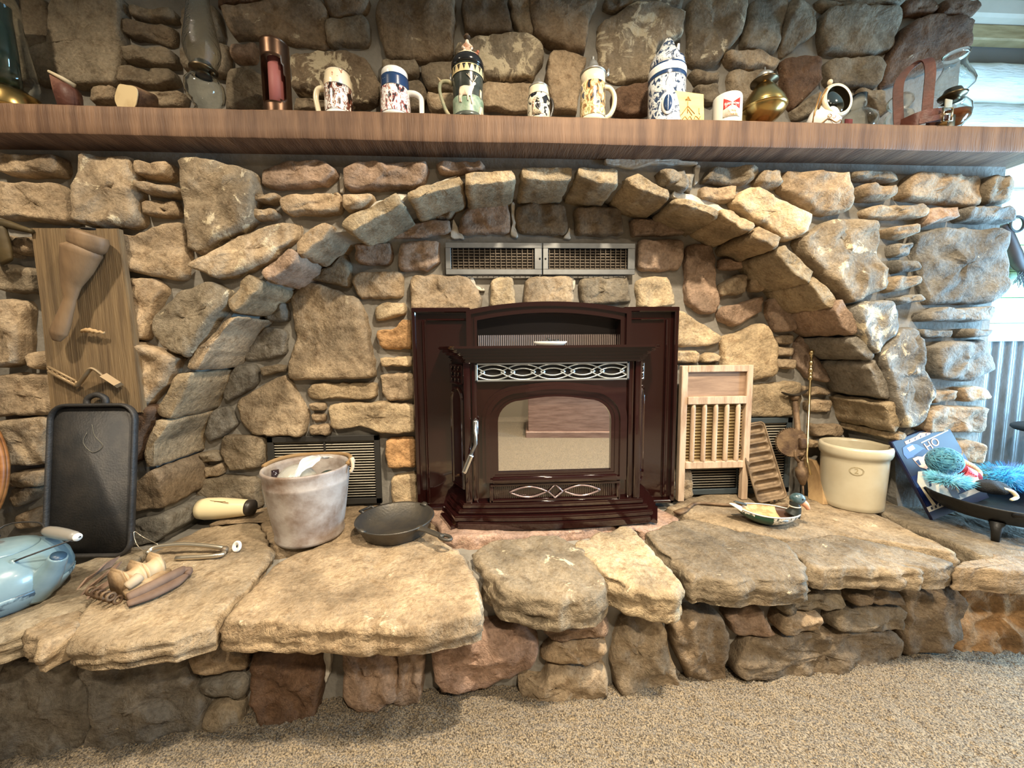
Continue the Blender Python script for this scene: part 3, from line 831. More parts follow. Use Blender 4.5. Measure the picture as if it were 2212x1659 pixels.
# arched hood above the ledge
def arch_pts(hw, zs, rise, n=22): return [(-hw+2*hw*i/n, zs+rise*(1-(2*i/n-1)**2)) for i in range(n+1)]
def arch_ring(hw0, z0, r0, hw1, z1, r1, zb, ya, yb):
    bm = BM(); O = [(-hw0, zb)]+arch_pts(hw0, z0, r0)+[(hw0, zb)]; I = [(-hw1, zb)]+arch_pts(hw1, z1, r1)+[(hw1, zb)]
    V = [[bm.verts.new((x, y, z)) for x, z in P] for P, y in ((O, ya), (I, ya), (O, yb), (I, yb))]
    for i in range(len(O)-1):
        for a, b in ((0, 1), (2, 3), (0, 2), (1, 3)): bm.faces.new((V[a][i], V[a][i+1], V[b][i+1], V[b][i]))
    return bm
bm = arch_ring(.300, .752, .030, .283, .738, .029, .60, .085, .17)
merge(bm, arch_ring(.283, .738, .029, .272, .728, .028, .60, .097, .17)); merge(bm, arch_ring(.272, .728, .028, .262, .716, .027, .60, .090, .17))
sv('hood_frame', bm)
bm = BM(); prism([(-.265, .60)]+arch_pts(.265, .718, .027)+[(.265, .60)], .150, .158, 'y', bm); sv('hood_back', bm, mat('hood_black', (.010, .006, .006), .3))
bm = BM()
for i in range(74):
    x = -.258+.516*i/73; box(bm, (x, .142, .640), (.0042, .012, .05), None, .001)
o = sv('ribbed_grille', bm, mat('rib_bronze', (.24, .19, .17), .4, .5)); o['kind'] = 'stuff'
# ledge with a stepped crown under it
def slab_plan(hf, hb, yf, yb, z0, z1, bow=0., bm=None, n=14, bev=.004):
    P = [(hb, yb), (hb, yf+.11)]+[(hf*(1-2*i/n), yf-bow*(1-(1-2*i/n)**2)) for i in range(n+1)]+[(-hb, yf+.11), (-hb, yb)]
    return prism(P, z0, z1, 'z', bm, bev)
bm = slab_plan(.335, .398, -.052, .15, .612, .624)
slab_plan(.327, .388, -.044, .15, .602, .612, bm=bm); slab_plan(.317, .376, -.034, .15, .592, .603, bm=bm); slab_plan(.308, .366, -.022, .15, .580, .592, bm=bm); slab_plan(.302, .36, -.012, .15, .568, .580, bm=bm)
sv('ledge', bm)
# body core: front face at y=0, canted sides
prof = [(.300, 0), (.300, .012), (.360, .118), (.360, .15), (-.360, .15), (-.360, .118), (-.300, .012), (-.300, 0)]
bm = prism([(x, y+.012) for x, y in prof], .075, .572, 'z'); sv('body', bm)
for s in (-1, 1):
    bm = BM(); bbox((s*.300 - (.016 if s > 0 else 0) - (.008 if s < 0 else 0), -.008, .08), (s*.300 + (.016 if s < 0 else 0) + (.008 if s > 0 else 0), .012, .57), .004, 2, bm)
    bbox((s*.272-.009, -.002, .08), (s*.272+.009, .012, .57), .003, 2, bm); sv('corner_post', bm)
    # canted side: fret square and tall arched recess
    a = Vector((s*.305, .02, 0)); b = Vector((s*.362, .124, 0)); e = (b-a).normalized(); nn = Vector((e.y*s, -e.x*s, 0))*1.0
    M = Matrix(((e.x, nn.x, 0, a.x), (e.y, nn.y, 0, a.y), (0, 0, 1, 0), (0, 0, 0, 1))); W = (b-a).length
    def side(lo, hi, bev=.002):
        q = bbox(lo, hi, bev); return place(q, M)
    bm = BM()
    for lo, hi in (((.004, -.004, .49), (W-.004, .008, .497)), ((.004, -.004, .555), (W-.004, .008, .562)), ((.004, -.004, .49), (.014, .008, .562)), ((W-.014, -.004, .49), (W-.004, .008, .562))): merge(bm, side(lo, hi))
    for k in range(3):
        for j in range(3):
            c = Vector((.030+k*(W-.06)/2, .004, .505+j*.021)); q = tube([c+Vector((.014*math.cos(t*PI/5), 0, .012*math.sin(t*PI/5))) for t in range(10)], .0024, 6, closed=True); merge(bm, place(q, M))
    sv('side_fret', bm)
    arch = [(.014, .12)]+[(W/2-(W/2-.014)*math.cos(PI*i/12), .43+(W/2-.014)*math.sin(PI*i/12)) for i in range(13)]+[(W-.014, .12)]
    q = tube([(x, .004, z) for x, z in arch], .007, 8, closed=True); place(q, M); sv('side_arch', q)
    q = prism(arch, .003, .004, 'y'); place(q, M); sv('side_recess', q, ENAM2)
    q = tube([(W*.3, .006, .165), (W*.55, .012, .155)], .006, 8); place(q, M); sv('side_stud', q)
# pewter scroll grille
gx0, gx1, gz0, gz1 = -.268, .262, .503, .566
gm = (gz0+gz1)/2; ga = (gz1-gz0)/2-.006
bm = bbox((gx0, -.006, gz0), (gx1, 0.004, gz0+.006), .001)
for lo, hi in (((gx0, -.006, gz1-.006), (gx1, .004, gz1)), ((gx0, -.006, gz0), (gx0+.008, .004, gz1)), ((gx1-.008, -.006, gz0), (gx1, .004, gz1))): bbox(lo, hi, .001, 1, bm)
gr = sv('grille', bm, SILVER); bm = BM(); p = (gx1-gx0-.016)/5
cl = lambda x: min(max(x, gx0+.006), gx1-.006)
for k in range(-1, 6):
    xc = gx0+.008+p*(k+.5)
    for sg in (1, -1):
        for half, am in ((.74*p, ga), (.42*p, ga*.48)):
            P = [(xc+half*t/10, -.002, gm+sg*am*(1-(t/10)**2)) for t in range(-10, 11) if gx0 < xc+half*t/10 < gx1]
            if len(P) > 2: tube(P, .0028, 6, bm)
obj('scroll', bm, SILVER, gr, True)
bm = bbox((gx0+.004, .004, gz0), (gx1-.004, .008, gz1)); sv('grille_back', bm, DARK, gr)
# door with arched glass
def door_arch(hw, zt, zb, r, n=7, dx=0.):
    P = [(-hw+dx, zb), (-hw+dx, zt-r)]+[(-hw+dx+r-r*math.cos(PI/2*i/n), zt-r+r*.92*math.sin(PI/2*i/n)) for i in range(1, n+1)]
    P += [(dx-hw+r+(2*hw-2*r)*i/8, zt-r+r*.92+.012*math.sin(PI*i/8)) for i in range(1, 8)]
    return P+[(2*dx-x, z) for x, z in P[:n+2][::-1]]
def ring_of(O, I, ya, yb, bm=None):
    bm = bm or BM(); n = len(O)
    V = [[bm.verts.new((x, y, z)) for x, z in P] for P, y in ((O, ya), (I, ya), (O, yb), (I, yb))]
    for i in range(n):
        j = (i+1) % n
        for a, b in ((0, 1), (2, 3), (0, 2), (1, 3)): bm.faces.new((V[a][i], V[a][j], V[b][j], V[b][i]))
    return bm
door = None
D0, D1, D2, D3, D4 = [door_arch(h_, t_, b_, r_, dx=.004) for h_, t_, b_, r_ in ((.252, .498, .150, .125), (.240, .486, .156, .115), (.226, .473, .166, .105), (.210, .457, .178, .09), (.197, .444, .187, .08))]
bm = ring_of(D0, D1, -.010, .02); ring_of(D1, D2, -.019, .02, bm); ring_of(D2, D3, -.010, .02, bm); ring_of(D3, D4, -.006, .02, bm)
bbox((-.215, -.022, .150), (.223, .012, .172), .006, 2, bm)
door = sv('door', bm)
GLASS = mat('mirror_glass', (.80, .80, .78), .012, 1.)
bm = prism(D4, .003, .007, 'y'); obj('glass_pane', bm, GLASS, door, False)
# handle: chrome latch and coil grip
bm = BM(); box(bm, (-.268, -.024, .352), (.018, .03, .05), None, .004); tube([(-.268, -.038, .372), (-.268, -.045, .30), (-.285, -.05, .262)], .0055, 10, bm)
hd = obj('door_latch', bm, mat('latch_steel', (.30, .30, .30), .3, .9), door)
bm = BM(); P = [Vector((-.283, -.05, .265)).lerp(Vector((-.308, -.055, .205)), t/10) for t in range(11)]
tube(P, .010, 14, bm); obj('coil_grip', bm, CHROME, hd)
# ash drawer front with ribbing and ornament
bm = bbox((-.222, -.004, .082), (.232, .012, .147), .003, 2)
for lo, hi in (((-.222, -.016, .139), (.232, .012, .149)), ((-.222, -.012, .080), (.232, .012, .092)), ((-.226, -.012, .08), (-.212, .012, .149)), ((.222, -.012, .08), (.236, .012, .149))): bbox(lo, hi, .003, 2, bm)
for i in range(62):
    bbox((-.208+.0068*i, -.007, .094), (-.2045+.0068*i, 0, .138), 0, 1, bm)
dr = sv('ash_drawer', bm); bm = BM()
for s in (-1, 1):
    for sg in (1, -1): tube([(.004+s*(.028+.132*t/12), -.010-.001*sg, .116+sg*.019*math.sin(PI*t/12)) for t in range(13)], .0036, 8, bm)
tube([(.004, -.011, .140), (.030, -.011, .116), (.004, -.011, .092), (-.022, -.011, .116)], .004, 8, bm, True)
obj('ornament', bm, mat('polished_maroon', (.30, .22, .21), .2, .6), dr)
# stepped plinth, bowed at the front
bm = slab_plan(.318, .372, -.012, .15, .062, .080, .012); slab_plan(.332, .384, -.022, .15, .046, .063, .016, bm); slab_plan(.345, .396, -.036, .15, .028, .047, .022, bm)
n = 18
P = [(.334*(1-2*i/n), -.042-.026*(1-(1-2*i/n)**2)) for i in range(n+1)]
prism([(.402, .15), (.402, .07)]+P+[(-.402, .07), (-.402, .15)], .004, .029, 'z', bm, .003)
sv('plinth', bm)
for s in (-1, 1):
    bm = prism([(s*.30, .0), (s*.358, -.044), (s*.408, .068), (s*.36, .10)], 0, .016, 'z', None, .002); sv('foot', bm)
# pale dish with a dark ornament on the ledge
c = on_y(1188, 747, 0.005); t = thing('ornament_dish', 'small white dish with a dark bird ornament on the stove ledge', 'dish', (c.x, 0.0, ZT+.624))
obj('dish', lathe([(0, 0), (.046, 0), (.060, .012), (.057, .014), (.044, .005), (0, .004)], 32, sy=.55), mat('white_glaze', (.72, .70, .64), .3), t)
bm = sphere(BM(), (.008, 0, .012), .012, 14, 8, (1.1, .7, .6)); tube([(.0, 0, .012), (-.006, 0, .022), (-.012, 0, .024)], [.006, .005, .003], 8, bm); tube([(.014, 0, .014), (.03, 0, .019)], [.006, .003], 8, bm); obj('bird', bm, mat('black_glaze', (.02, .02, .02), .25), t)
# chest standing across the room (it shows in the stove's glass)
WOOD = mat('chest_wood', srgb(132, 104, 90), .4, col2=srgb(104, 78, 66), nscale=4, stretch=(1, 8, 8), lo=.4, hi=.65)
t = thing('wooden_chest', 'reddish-brown wooden chest with base moulding across the carpet', 'chest', (1.05, -3.12, 0), (0, 0, .10))
obj('carcass', bbox((-.62, -.28, .07), (.62, .28, .80), .004), WOOD, t, False)
obj('base_moulding', bbox((-.65, -.31, .0), (.65, .31, .085), .012, 3), WOOD, t, False)
obj('lid', bbox((-.65, -.30, .50), (.65, .31, .535), .008, 2), WOOD, t, False)
# ------------------------------------------------------------------ things on the mantel
CLEAR = mat('clear_glass', (.93, .96, .95), .02, trans=1., ior=1.3, spec=.6)
PRESSED = mat('pressed_glass', (.93, .94, .90), .05, trans=1., ior=1.4, spec=.6, bump=.5, bscale=120)
SMOKEG = mat('faintly_frosted_glass', (.90, .92, .88), .12, trans=.93, ior=1.25, spec=.6)
AMBER = mat('amber_oil', (.42, .13, .03), .05, trans=.75, ior=1.4)
BRASS = mat('aged_brass', (.52, .36, .13), .24, 1., col2=(.40, .27, .10), nscale=14)
BRASSD = mat('dark_brass', (.09, .065, .035), .35, .9)
CERAM = mat('cream_ceramic', (.72, .62, .44), .25, coat=.3)
WHITEC = mat('white_ceramic', (.80, .79, .76), .2, coat=.3)
NAVY = mat('navy_glaze', (.018, .045, .12), .22, coat=.3)
PEWTER = mat('pewter', (.46, .44, .40), .35, .8)
LEATHER = mat('brown_leather', srgb(88, 48, 36), .5, col2=srgb(58, 30, 24), nscale=16, bump=.3, bscale=90)
def patt(name, stops, scale, stretch=(1, 1, 1), rough=.25, detail=2., bump=.5, dist=.4):
    m = bpy.data.materials.new(name); m.use_nodes = True; nt = m.node_tree; N = nt.nodes; L = nt.links; b = N['Principled BSDF']
    tc = N.new('ShaderNodeTexCoord'); mp = N.new('ShaderNodeMapping'); mp.inputs['Scale'].default_value = stretch; L.new(tc.outputs['Object'], mp.inputs[0])
    n = N.new('ShaderNodeTexNoise'); n.inputs['Scale'].default_value = scale; n.inputs['Detail'].default_value = detail; n.inputs['Distortion'].default_value = dist; L.new(mp.outputs[0], n.inputs['Vector'])
    r = N.new('ShaderNodeValToRGB'); r.color_ramp.interpolation = 'CONSTANT'; L.new(n.outputs['Fac'], r.inputs[0])
    while len(r.color_ramp.elements) < len(stops): r.color_ramp.elements.new(.5)
    for e, (p, c) in zip(r.color_ramp.elements, stops): e.position = p; e.color = (*c, 1)
    L.new(r.outputs[0], b.inputs['Base Color']); b.inputs['Roughness'].default_value = rough; b.inputs['Coat Weight'].default_value = .3
    bp = N.new('ShaderNodeBump'); bp.inputs['Strength'].default_value = bump; bp.inputs['Distance'].default_value = .003; L.new(n.outputs['Fac'], bp.inputs['Height']); L.new(bp.outputs[0], b.inputs['Normal'])
    return m
Z0 = ZU
def mx(px, py, Y=-.045): return on_y(px, py, Y).x
def handle_pts(r, z0, z1, out, s=1, n=3):
    return [(s*(r-.004), 0, z1), (s*(r+out*.75), 0, z1+.002), (s*(r+out), 0, z1-.016), (s*(r+out*.9), 0, (z0+z1)/2), (s*(r+out*.55), 0, z0+.012), (s*(r-.004), 0, z0)]
# 1 brass based hurricane lamp at the far left
X = -1.425; t = thing('hurricane_lamp', 'tall glass hurricane lamp with dark green core and brass foot at the picture edge', 'lamp', (X, -.035, Z0))
obj('foot', lathe([(0, 0), (.078, 0), (.080, .010), (.078, .040), (.070, .056), (.052, .066), (.044, .074), (0, .076)], 40), BRASS, t)
obj('green_core', lathe([(0, .070), (.032, .070), (.030, .20), (.026, .30), (0, .31)], 28), mat('dark_green_glass', (.016, .035, .024), .08, coat=.5), t)
obj('globe', lathe([(.044, .072), (.060, .076), (.068, .090), (.067, .12), (.056, .19), (.046, .26), (.046, .36), (.0445, .36), (.0445, .26), (.0545, .19), (.0645, .12), (.0665, .091), (.059, .079), (.044, .074)], 44, cap=False), CLEAR, t)
# 2 small carved wooden figure
X = mx(142, 215); t = thing('carved_stub', 'small carved reddish-brown wooden stub with a split top beside the green glass lamp', 'carving', (X, -.03, Z0), (0, 0, .4))
WC = mat('carved_wood', srgb(86, 52, 42), .55, col2=srgb(140, 100, 80), nscale=20, lo=.5, hi=.7, bump=.5, bscale=60)
bm = BM(); P = [(-.030, -.016), (.022, -.020), (.030, .012), (-.02, .02)]
A = [bm.verts.new((x*.75, y, 0)) for x, y in P]; B = [bm.verts.new((x*1.0-.004, y, .066)) for x, y in P]; Cc = [bm.verts.new((x-.008, y, h)) for (x, y), h in zip(P, (.112, .088, .086, .108))]
for U_, V_ in ((A, B), (B, Cc)):
    for i in range(4): bm.faces.new((U_[i], U_[(i+1) % 4], V_[(i+1) % 4], V_[i]))
bm.faces.new(A[::-1]); bm.faces.new(Cc); bmesh.ops.bevel(bm, geom=bm.edges[:], offset=.004, segments=2, affect='EDGES'); obj('stub', bm, WC, t)
obj('split_rim', tube([(-.036, -.014, .115), (-.006, -.02, .100), (.018, -.014, .088)], [.004, .006, .007], 8), mat('pale_split', (.5, .42, .28), .7), t)
# 3 sawn log slice
X = mx(286, 225); t = thing('log_slice', 'small sawn round with a pale cut face and bark edge', 'wood slice', (X, -.045, Z0+.046), (PI/2+.12, 0, -.35))
PALE = mat('pale_end_grain', (.66, .52, .30), .6, col2=(.48, .34, .17), nscale=14, lo=.5, hi=.75)
out = [((.047+.005*math.sin(2*a+.6)+.003*math.sin(5*a))*math.cos(a)*1.0, (.040+.006*math.sin(3*a+1))*math.sin(a)) for a in [2*PI*i/36 for i in range(36)]]
obj('cut_face', prism(out, -.001, .001, 'z', None), PALE, t, False).location = (0, 0, .0135)
obj('bark', prism([(x*1.05, y*1.05) for x, y in out], -.040, .013, 'z', None, .003), mat('bark', srgb(110, 84, 60), .9, col2=srgb(70, 50, 36), nscale=30, bump=.8, bscale=50), t)
# 4 clear glass oil lamp
def oil_lamp(X, Y, label, s, chim_h, font, glass=CLEAR, oil=None, foot=True, belly=.045, seg=40, drum=.052):
    t = thing('oil_lamp', label, 'oil lamp', (X, Y, Z0)); F = lambda P: [(r*s, z*s) for r, z in P]
    FO = [(.040, 0), (.042, .006), (.030, .018), (.026, .030), (.034, .042), (drum*.92, .054), (drum, .074), (drum*.96, .094), (.034, .112), (.020, .118)]
    obj('font', lathe(F(FO+[(r-.002, z) for r, z in FO[::-1]]), seg, cap=False), font, t)
    if oil: obj('oil', lathe(F([(0, .034), (.026, .036), (.031, .043), (drum*.89, .056), (drum*.95, .074), (0, .0745)]), seg), oil, t)
    obj('burner', lathe(F([(0, .116), (.018, .116), (.020, .124), (.033, .128), (.035, .133), (.026, .138), (.020, .152), (0, .154)]), 30), BRASSD, t)
    obj('wick_knob', lathe(F([(0, -.004), (.007, -.004), (.007, .004), (0, .004)]), 12), BRASSD, t).location = (.028*s, -.004, .121*s)
    if chim_h:
        b = belly
        P = [(.031, .134), (.031, .142), (b*.92, .165), (b, .188), (b*.94, .215), (b*.80, .25), (b*.66, .29), (b*.56, .34), (b*.54, chim_h)] if chim_h > .3 else [(.030, .134), (.031, .140), (b*.95, .155), (b, .168), (b*.88, .186), (b*.62, .212), (b*.52, .228), (b*.58, .246), (b*.66, chim_h)]
        obj('chimney', lathe(F(P+[(r-.0015, z) for r, z in P[::-1]]), seg, cap=False), glass, t)
    return t
oil_lamp(mx(443, 225), -.04, 'clear pressed-glass oil lamp with a tall chimney', 1.06, .40, CLEAR, PRESSED, belly=.045, drum=.049)
# 5 copper tube with a cut-out and a dusky red candle
X = mx(601, 232); t = thing('copper_candle_tube', 'tall copper tube candle holder with a rounded cut-out', 'candle holder', (X, -.045, Z0))
COPPER = mat('aged_copper', (.26, .155, .10), .36, .85, col2=(.17, .10, .065), nscale=12)
bm = BM(); H, Rr = .215, .039; nz, na = 30, 40; V = []
def cut(a, z):
    d = (a+PI/2+PI) % (2*PI)-PI; top, bot = .168, .034; hw = 1.12
    if z < bot or z > top: return False
    e = 1. if z > bot+.03 else math.sqrt(max(0, 1-((bot+.03-z)/.03)**2)); e2 = 1-.25*max(0, (z-.09)/.06)
    return abs(d) < hw*e*e2
for j in range(nz+1): V.append([bm.verts.new((Rr*math.cos(2*PI*i/na), Rr*math.sin(2*PI*i/na), H*j/nz)) for i in range(na)])
for j in range(nz):
    for i in range(na):
        if not cut(2*PI*(i+.5)/na, H*(j+.5)/nz): bm.faces.new((V[j][i], V[j][(i+1) % na], V[j+1][(i+1) % na], V[j+1][i]))
bmesh.ops.solidify(bm, geom=bm.faces[:], thickness=.0015); obj('tube', bm, COPPER, t)
obj('base_plate', lathe([(0, .001), (.038, .001), (.038, .012), (0, .012)], 30), COPPER, t)
o = obj('candle', lathe([(0, .012), (.0225, .012), (.0215, .172), (.014, .177), (0, .175)], 24), mat('dusky_red_wax', srgb(150, 88, 86), .6), t)
# mugs and steins
def stein(kind, label, X, Y, prof, main, seg=48, rotz=0., group='beer steins and mugs on the mantel'):
    t = thing(kind, label, 'beer stein' if 'stein' in kind else 'mug', (X, Y, Z0), (0, 0, rotz), group)
    obj('body', lathe(prof, seg), main, t); return t
def band(t, name, R, z0, z1, m, seg=48, lift=.0008):
    r = R if callable(R) else (lambda z: R); n = 4
    P = [(r(z0+(z1-z0)*i/n)+lift, z0+(z1-z0)*i/n) for i in range(n+1)]
    return obj(name, lathe(P+[(a-.003, b) for a, b in P[::-1]], seg, cap=False), m, t)
def hollow(P, th=.004): return [(0, P[0][1])]+P+[(P[-1][0]-th, P[-1][1]), (P[-1][0]-th-.001, P[0][1]+.012), (0, P[0][1]+.012)]
BARN = patt('winter_team_relief', [(0, (.02, .012, .010)), (.41, (.16, .055, .035)), (.49, (.78, .74, .68)), (.55, (.30, .14, .09)), (.60, (.82, .80, .76))], 62, (1, 1, .62))
PINE = patt('snow_village_relief', [(0, (.03, .03, .035)), (.40, (.30, .09, .08)), (.47, (.80, .79, .78)), (.56, (.42, .22, .17)), (.60, (.85, .85, .84))], 90, (1, 1, .5))
ICING = patt('lettered_cream_rim', [(0, (.80, .68, .48)), (.60, (.48, .22, .12)), (.66, (.84, .74, .55))], 50, (1, 1, .8))
R1 = lambda z: .0415-.035*max(0, z-.07)/.13-.004*min(1, z/.07)
t = stein('beer_mug', 'small stein mug with brown and white winter relief and cream scalloped top', mx(734, 240), -.05, hollow([(.042, 0), (.0425, .006), (.0395, .012), (.0385, .07), (.0385, .085), (.0390, .098), (.0375, .118), (.034, .132)]), WHITEC)
band(t, 'relief_band', lambda z: .0396, .014, .086, BARN); band(t, 'cream_rim', lambda z: .0395-.0045*max(0, (z-.10)/.03), .088, .130, ICING)
obj('handle', tube([(-.036, 0, .092), (-.060, 0, .088), (-.068, 0, .066), (-.064, 0, .036), (-.058, 0, .006)], [.009, .0085, .008, .008, .008], 12, sm=5), CERAM, t)
t = stein('beer_mug', 'white mug with blue sky band and snowy village relief, white handle', mx(856, 242), -.05, hollow([(.0455, 0), (.045, .01), (.041, .08), (.038, .120), (.0395, .126), (.0395, .137), (.037, .141)]), WHITEC)
band(t, 'village_relief', lambda z: .0460-.050*z, .012, .086, PINE); band(t, 'blue_sky', lambda z: .0418-.03*(z-.086), .088, .120, NAVY)
bm = wrap(patch([(-.022, .0), (-.002, .0), (-.004, .007), (-.020, .009)], .001, 1), .041, .098, -PI/2-.25); obj('snow_roof', bm, WHITEC, t)
obj('handle', tube([(.040, .0, .084), (.062, .0, .082), (.078, .0, .070), (.080, 0, .045), (.079, 0, .006)], [.009, .0085, .008, .008, .0075], 12, sm=5), WHITEC, t)
# deer stein
DKG = mat('dark_stein_glaze', (.022, .026, .022), .22, coat=.3, col2=(.09, .10, .085), nscale=8)
t = stein('deer_stein', 'dark lidded stein with a pale antlered deer and a seated figurine on its lid', mx(1012, 245), -.045, [(0, 0), (.052, 0), (.052, .008), (.0475, .016), (.047, .11), (.0475, .125), (.0475, .158), (0, .158)], DKG)
band(t, 'green_meadow', .0475, .014, .062, mat('mottled_green', (.16, .25, .17), .4, col2=(.34, .40, .30), nscale=50), lift=.0006)
band(t, 'cream_band', .0483, .128, .150, mat('cream_band_glaze', (.70, .56, .30), .35))
for k in range(18):
    a = 2*PI*k/18; bm = wrap(patch([(-.0052, .019), (.0052, .019), (0, .003)], .001, 1), .049, .129, a); obj('leaf_mark', bm, DKG if k % 2 else mat('band_dark', (.04, .03, .02), .4), t)
obj('lid', lathe([(0, .158), (.0495, .158), (.051, .163), (.0505, .172), (.045, .184), (.030, .190), (0, .190)], 48), mat('black_lid', (.012, .012, .013), .15, coat=.4), t)
obj('lid_collar', lathe([(.036, .187), (.037, .192), (.030, .195), (0, .195)], 36, cap=False), CERAM, t)
deer = [(-.026, .058), (-.025, .074), (-.022, .082), (-.010, .084), (.006, .083), (.012, .088), (.016, .096), (.024, .097), (.026, .092), (.020, .086), (.019, .080), (.014, .068), (.0125, .060), (.0145, .034), (.0115, .034), (.0085, .055), (.004, .056), (.0025, .042), (-.0005, .042), (-.001, .057), (-.014, .058), (-.018, .052), (-.0175, .038), (-.0205, .038), (-.0215, .052), (-.0225, .040), (-.0250, .040)]
DEERM = mat('deer_relief', (.72, .58, .44), .4)
d = obj('deer', wrap(patch(deer, .003, 2), .0475, 0, -PI/2), DEERM, t)
bm = BM()
for s in (-1, 1): tube([(.018, .097, .002), (.017+s*.006, .104, .002), (.016+s*.011, .111, .002), (.017+s*.012, .119, .002)], .0011, 5, bm); tube([(.016+s*.009, .108, .002), (.017+s*.005, .117, .002)], .0009, 5, bm); tube([(.015+s*.0115, .112, .002), (.016+s*.017, .117, .002)], .0009, 5, bm)
obj('antlers', wrap(bm, .0475, 0, -PI/2), DEERM, d)
obj('second_deer', wrap(patch([(.0, .010), (.006, .034), (.016, .036), (.022, .02), (.026, 0), (.022, 0), (.016, .014), (.010, .010), (.006, 0)], .003, 1), .0475, 0, -PI/2+.75), DEERM, t)
obj('second_deer', wrap(patch([(0, .062), (.008, .058), (.010, .082), (.002, .084)], .0025, 1), .0475, 0, -PI/2+.85), CERAM, t)
# seated figurine: one continuous small body grown over a skeleton
def skin_body(name, verts, edges, radii, m, parent, root=0, sub=1):
    me = bpy.data.meshes.new(name); me.from_pydata(verts, edges, []); o = bpy.data.objects.new(name, me); link(o)
    md = o.modifiers.new('skin', 'SKIN'); md.use_smooth_shade = True
    if not me.skin_vertices: bpy.context.view_layer.update()
    for v, r in zip(me.skin_vertices[0].data, radii): v.radius = (r, r)
    me.skin_vertices[0].data[root].use_root = True
    s = o.modifiers.new('sub', 'SUBSURF'); s.levels = sub; s.render_levels = sub
    bpy.context.view_layer.update(); dg = bpy.context.evaluated_depsgraph_get()
    me2 = bpy.data.meshes.new_from_object(o.evaluated_get(dg)); bpy.data.objects.remove(o)
    me2.materials.clear(); me2.materials.append(m)
    for p in me2.polygons: p.use_smooth = True
    return link(bpy.data.objects.new(name, me2), parent)
FIG = mat('painted_figurine', (.78, .66, .52), .45, col2=(.40, .20, .12), nscale=70, lo=.48, hi=.62)
vs_ = [(0, 0, .204), (0, 0, .218), (0, -.001, .230), (0, -.003, .238), (0, -.004, .246), (-.011, -.002, .228), (-.015, -.010, .217), (-.008, -.017, .213), (.011, -.002, .228), (.016, -.010, .218), (.012, -.017, .209), (-.006, -.004, .203), (-.008, -.017, .207), (-.008, -.018, .194), (.006, -.004, .203), (.010, -.016, .206), (.012, -.017, .194)]
ed = [(0, 1), (1, 2), (2, 3), (3, 4), (2, 5), (5, 6), (6, 7), (2, 8), (8, 9), (9, 10), (0, 11), (11, 12), (12, 13), (0, 14), (14, 15), (15, 16)]
skin_body('figurine', vs_, ed, [.0105, .010, .0085, .0048, .0075, .0048, .004, .0032, .0048, .004, .0032, .0062, .005, .0035, .0062, .005, .0035], FIG, t)
obj('figurine_hat', lathe([(0, 0), (.0105, 0), (.0105, .002), (.0065, .003), (.0055, .009), (0, .010)], 18), mat('hat_brown', (.09, .055, .03), .6), t).location = (0, -.004, .2515)
bm = sphere(BM(), (.024, -.010, .199), .008, 12, 8, (1.3, .8, .8)); sphere(bm, (.033, -.012, .205), .005, 10, 7); obj('figurine_dog', bm, mat('rust_paint', (.36, .12, .06), .5), t)
obj('handle', tube([(-.047, 0, .118), (-.062, 0, .124), (-.083, 0, .121), (-.088, 0, .098), (-.080, 0, .065), (-.068, 0, .035), (-.050, 0, .010)], [.007, .007, .006, .0055, .0055, .006, .007], 10, sm=4), mat('antler_handle', (.22, .24, .16), .5, col2=(.42, .36, .22), nscale=30, bump=.5, bscale=90), t)
obj('handle_spur', tube([(-.083, 0, .121), (-.094, 0, .136)], [.006, .002], 8), mat('antler_tip', (.34, .26, .16), .5), t)
obj('hinge_lug', bbox((-.056, -.006, .122), (-.045, .006, .146), .002), PEWTER, t)
# small stein
MID = patt('folk_scene_relief', [(0, (.012, .012, .016)), (.44, (.74, .66, .48)), (.56, (.55, .20, .14)), (.60, (.80, .72, .54))], 70, (1, 1, .8))
t = stein('small_stein', 'smallest lidded stein, cream with a black arched panel', mx(1163, 247), -.05, [(0, 0), (.037, 0), (.037, .006), (.0345, .012), (.034, .07), (.029, .105), (0, .105)], CERAM)
band(t, 'relief_band', lambda z: .0350 if z < .07 else .0350-(z-.07)*.14, .010, .078, patt('black_white_blots', [(0, (.012, .012, .016)), (.47, (.74, .68, .52))], 60))
arc_ = [(-.016, 0), (-.016, .034)]+[(-.016*math.cos(PI*i/10), .034+.017*math.sin(PI*i/10)) for i in range(1, 10)]+[(.016, .034), (.016, 0)]
f_ = obj('arched_panel', wrap(patch([(x*1.15, y*1.05) for x, y in arc_], .0015, 2), .0345, .012, -PI/2-.22), CERAM, t); obj('panel_scene', wrap(patch(arc_, .0022, 2), .0345, .014, -PI/2-.22), MID, f_)
band(t, 'cream_shoulder', lambda z: .0345-(z-.07)*.14, .080, .104, CERAM)
obj('lid', lathe([(0, .105), (.031, .105), (.031, .109), (.020, .116), (.010, .127), (.004, .138), (0, .140)], 32), PEWTER, t)
obj('handle', tube([(.030, .012, .088), (.044, .016, .084), (.048, .018, .060), (.036, .014, .02)], .005, 10, sm=4), mat('dark_handle', (.03, .025, .022), .3), t)
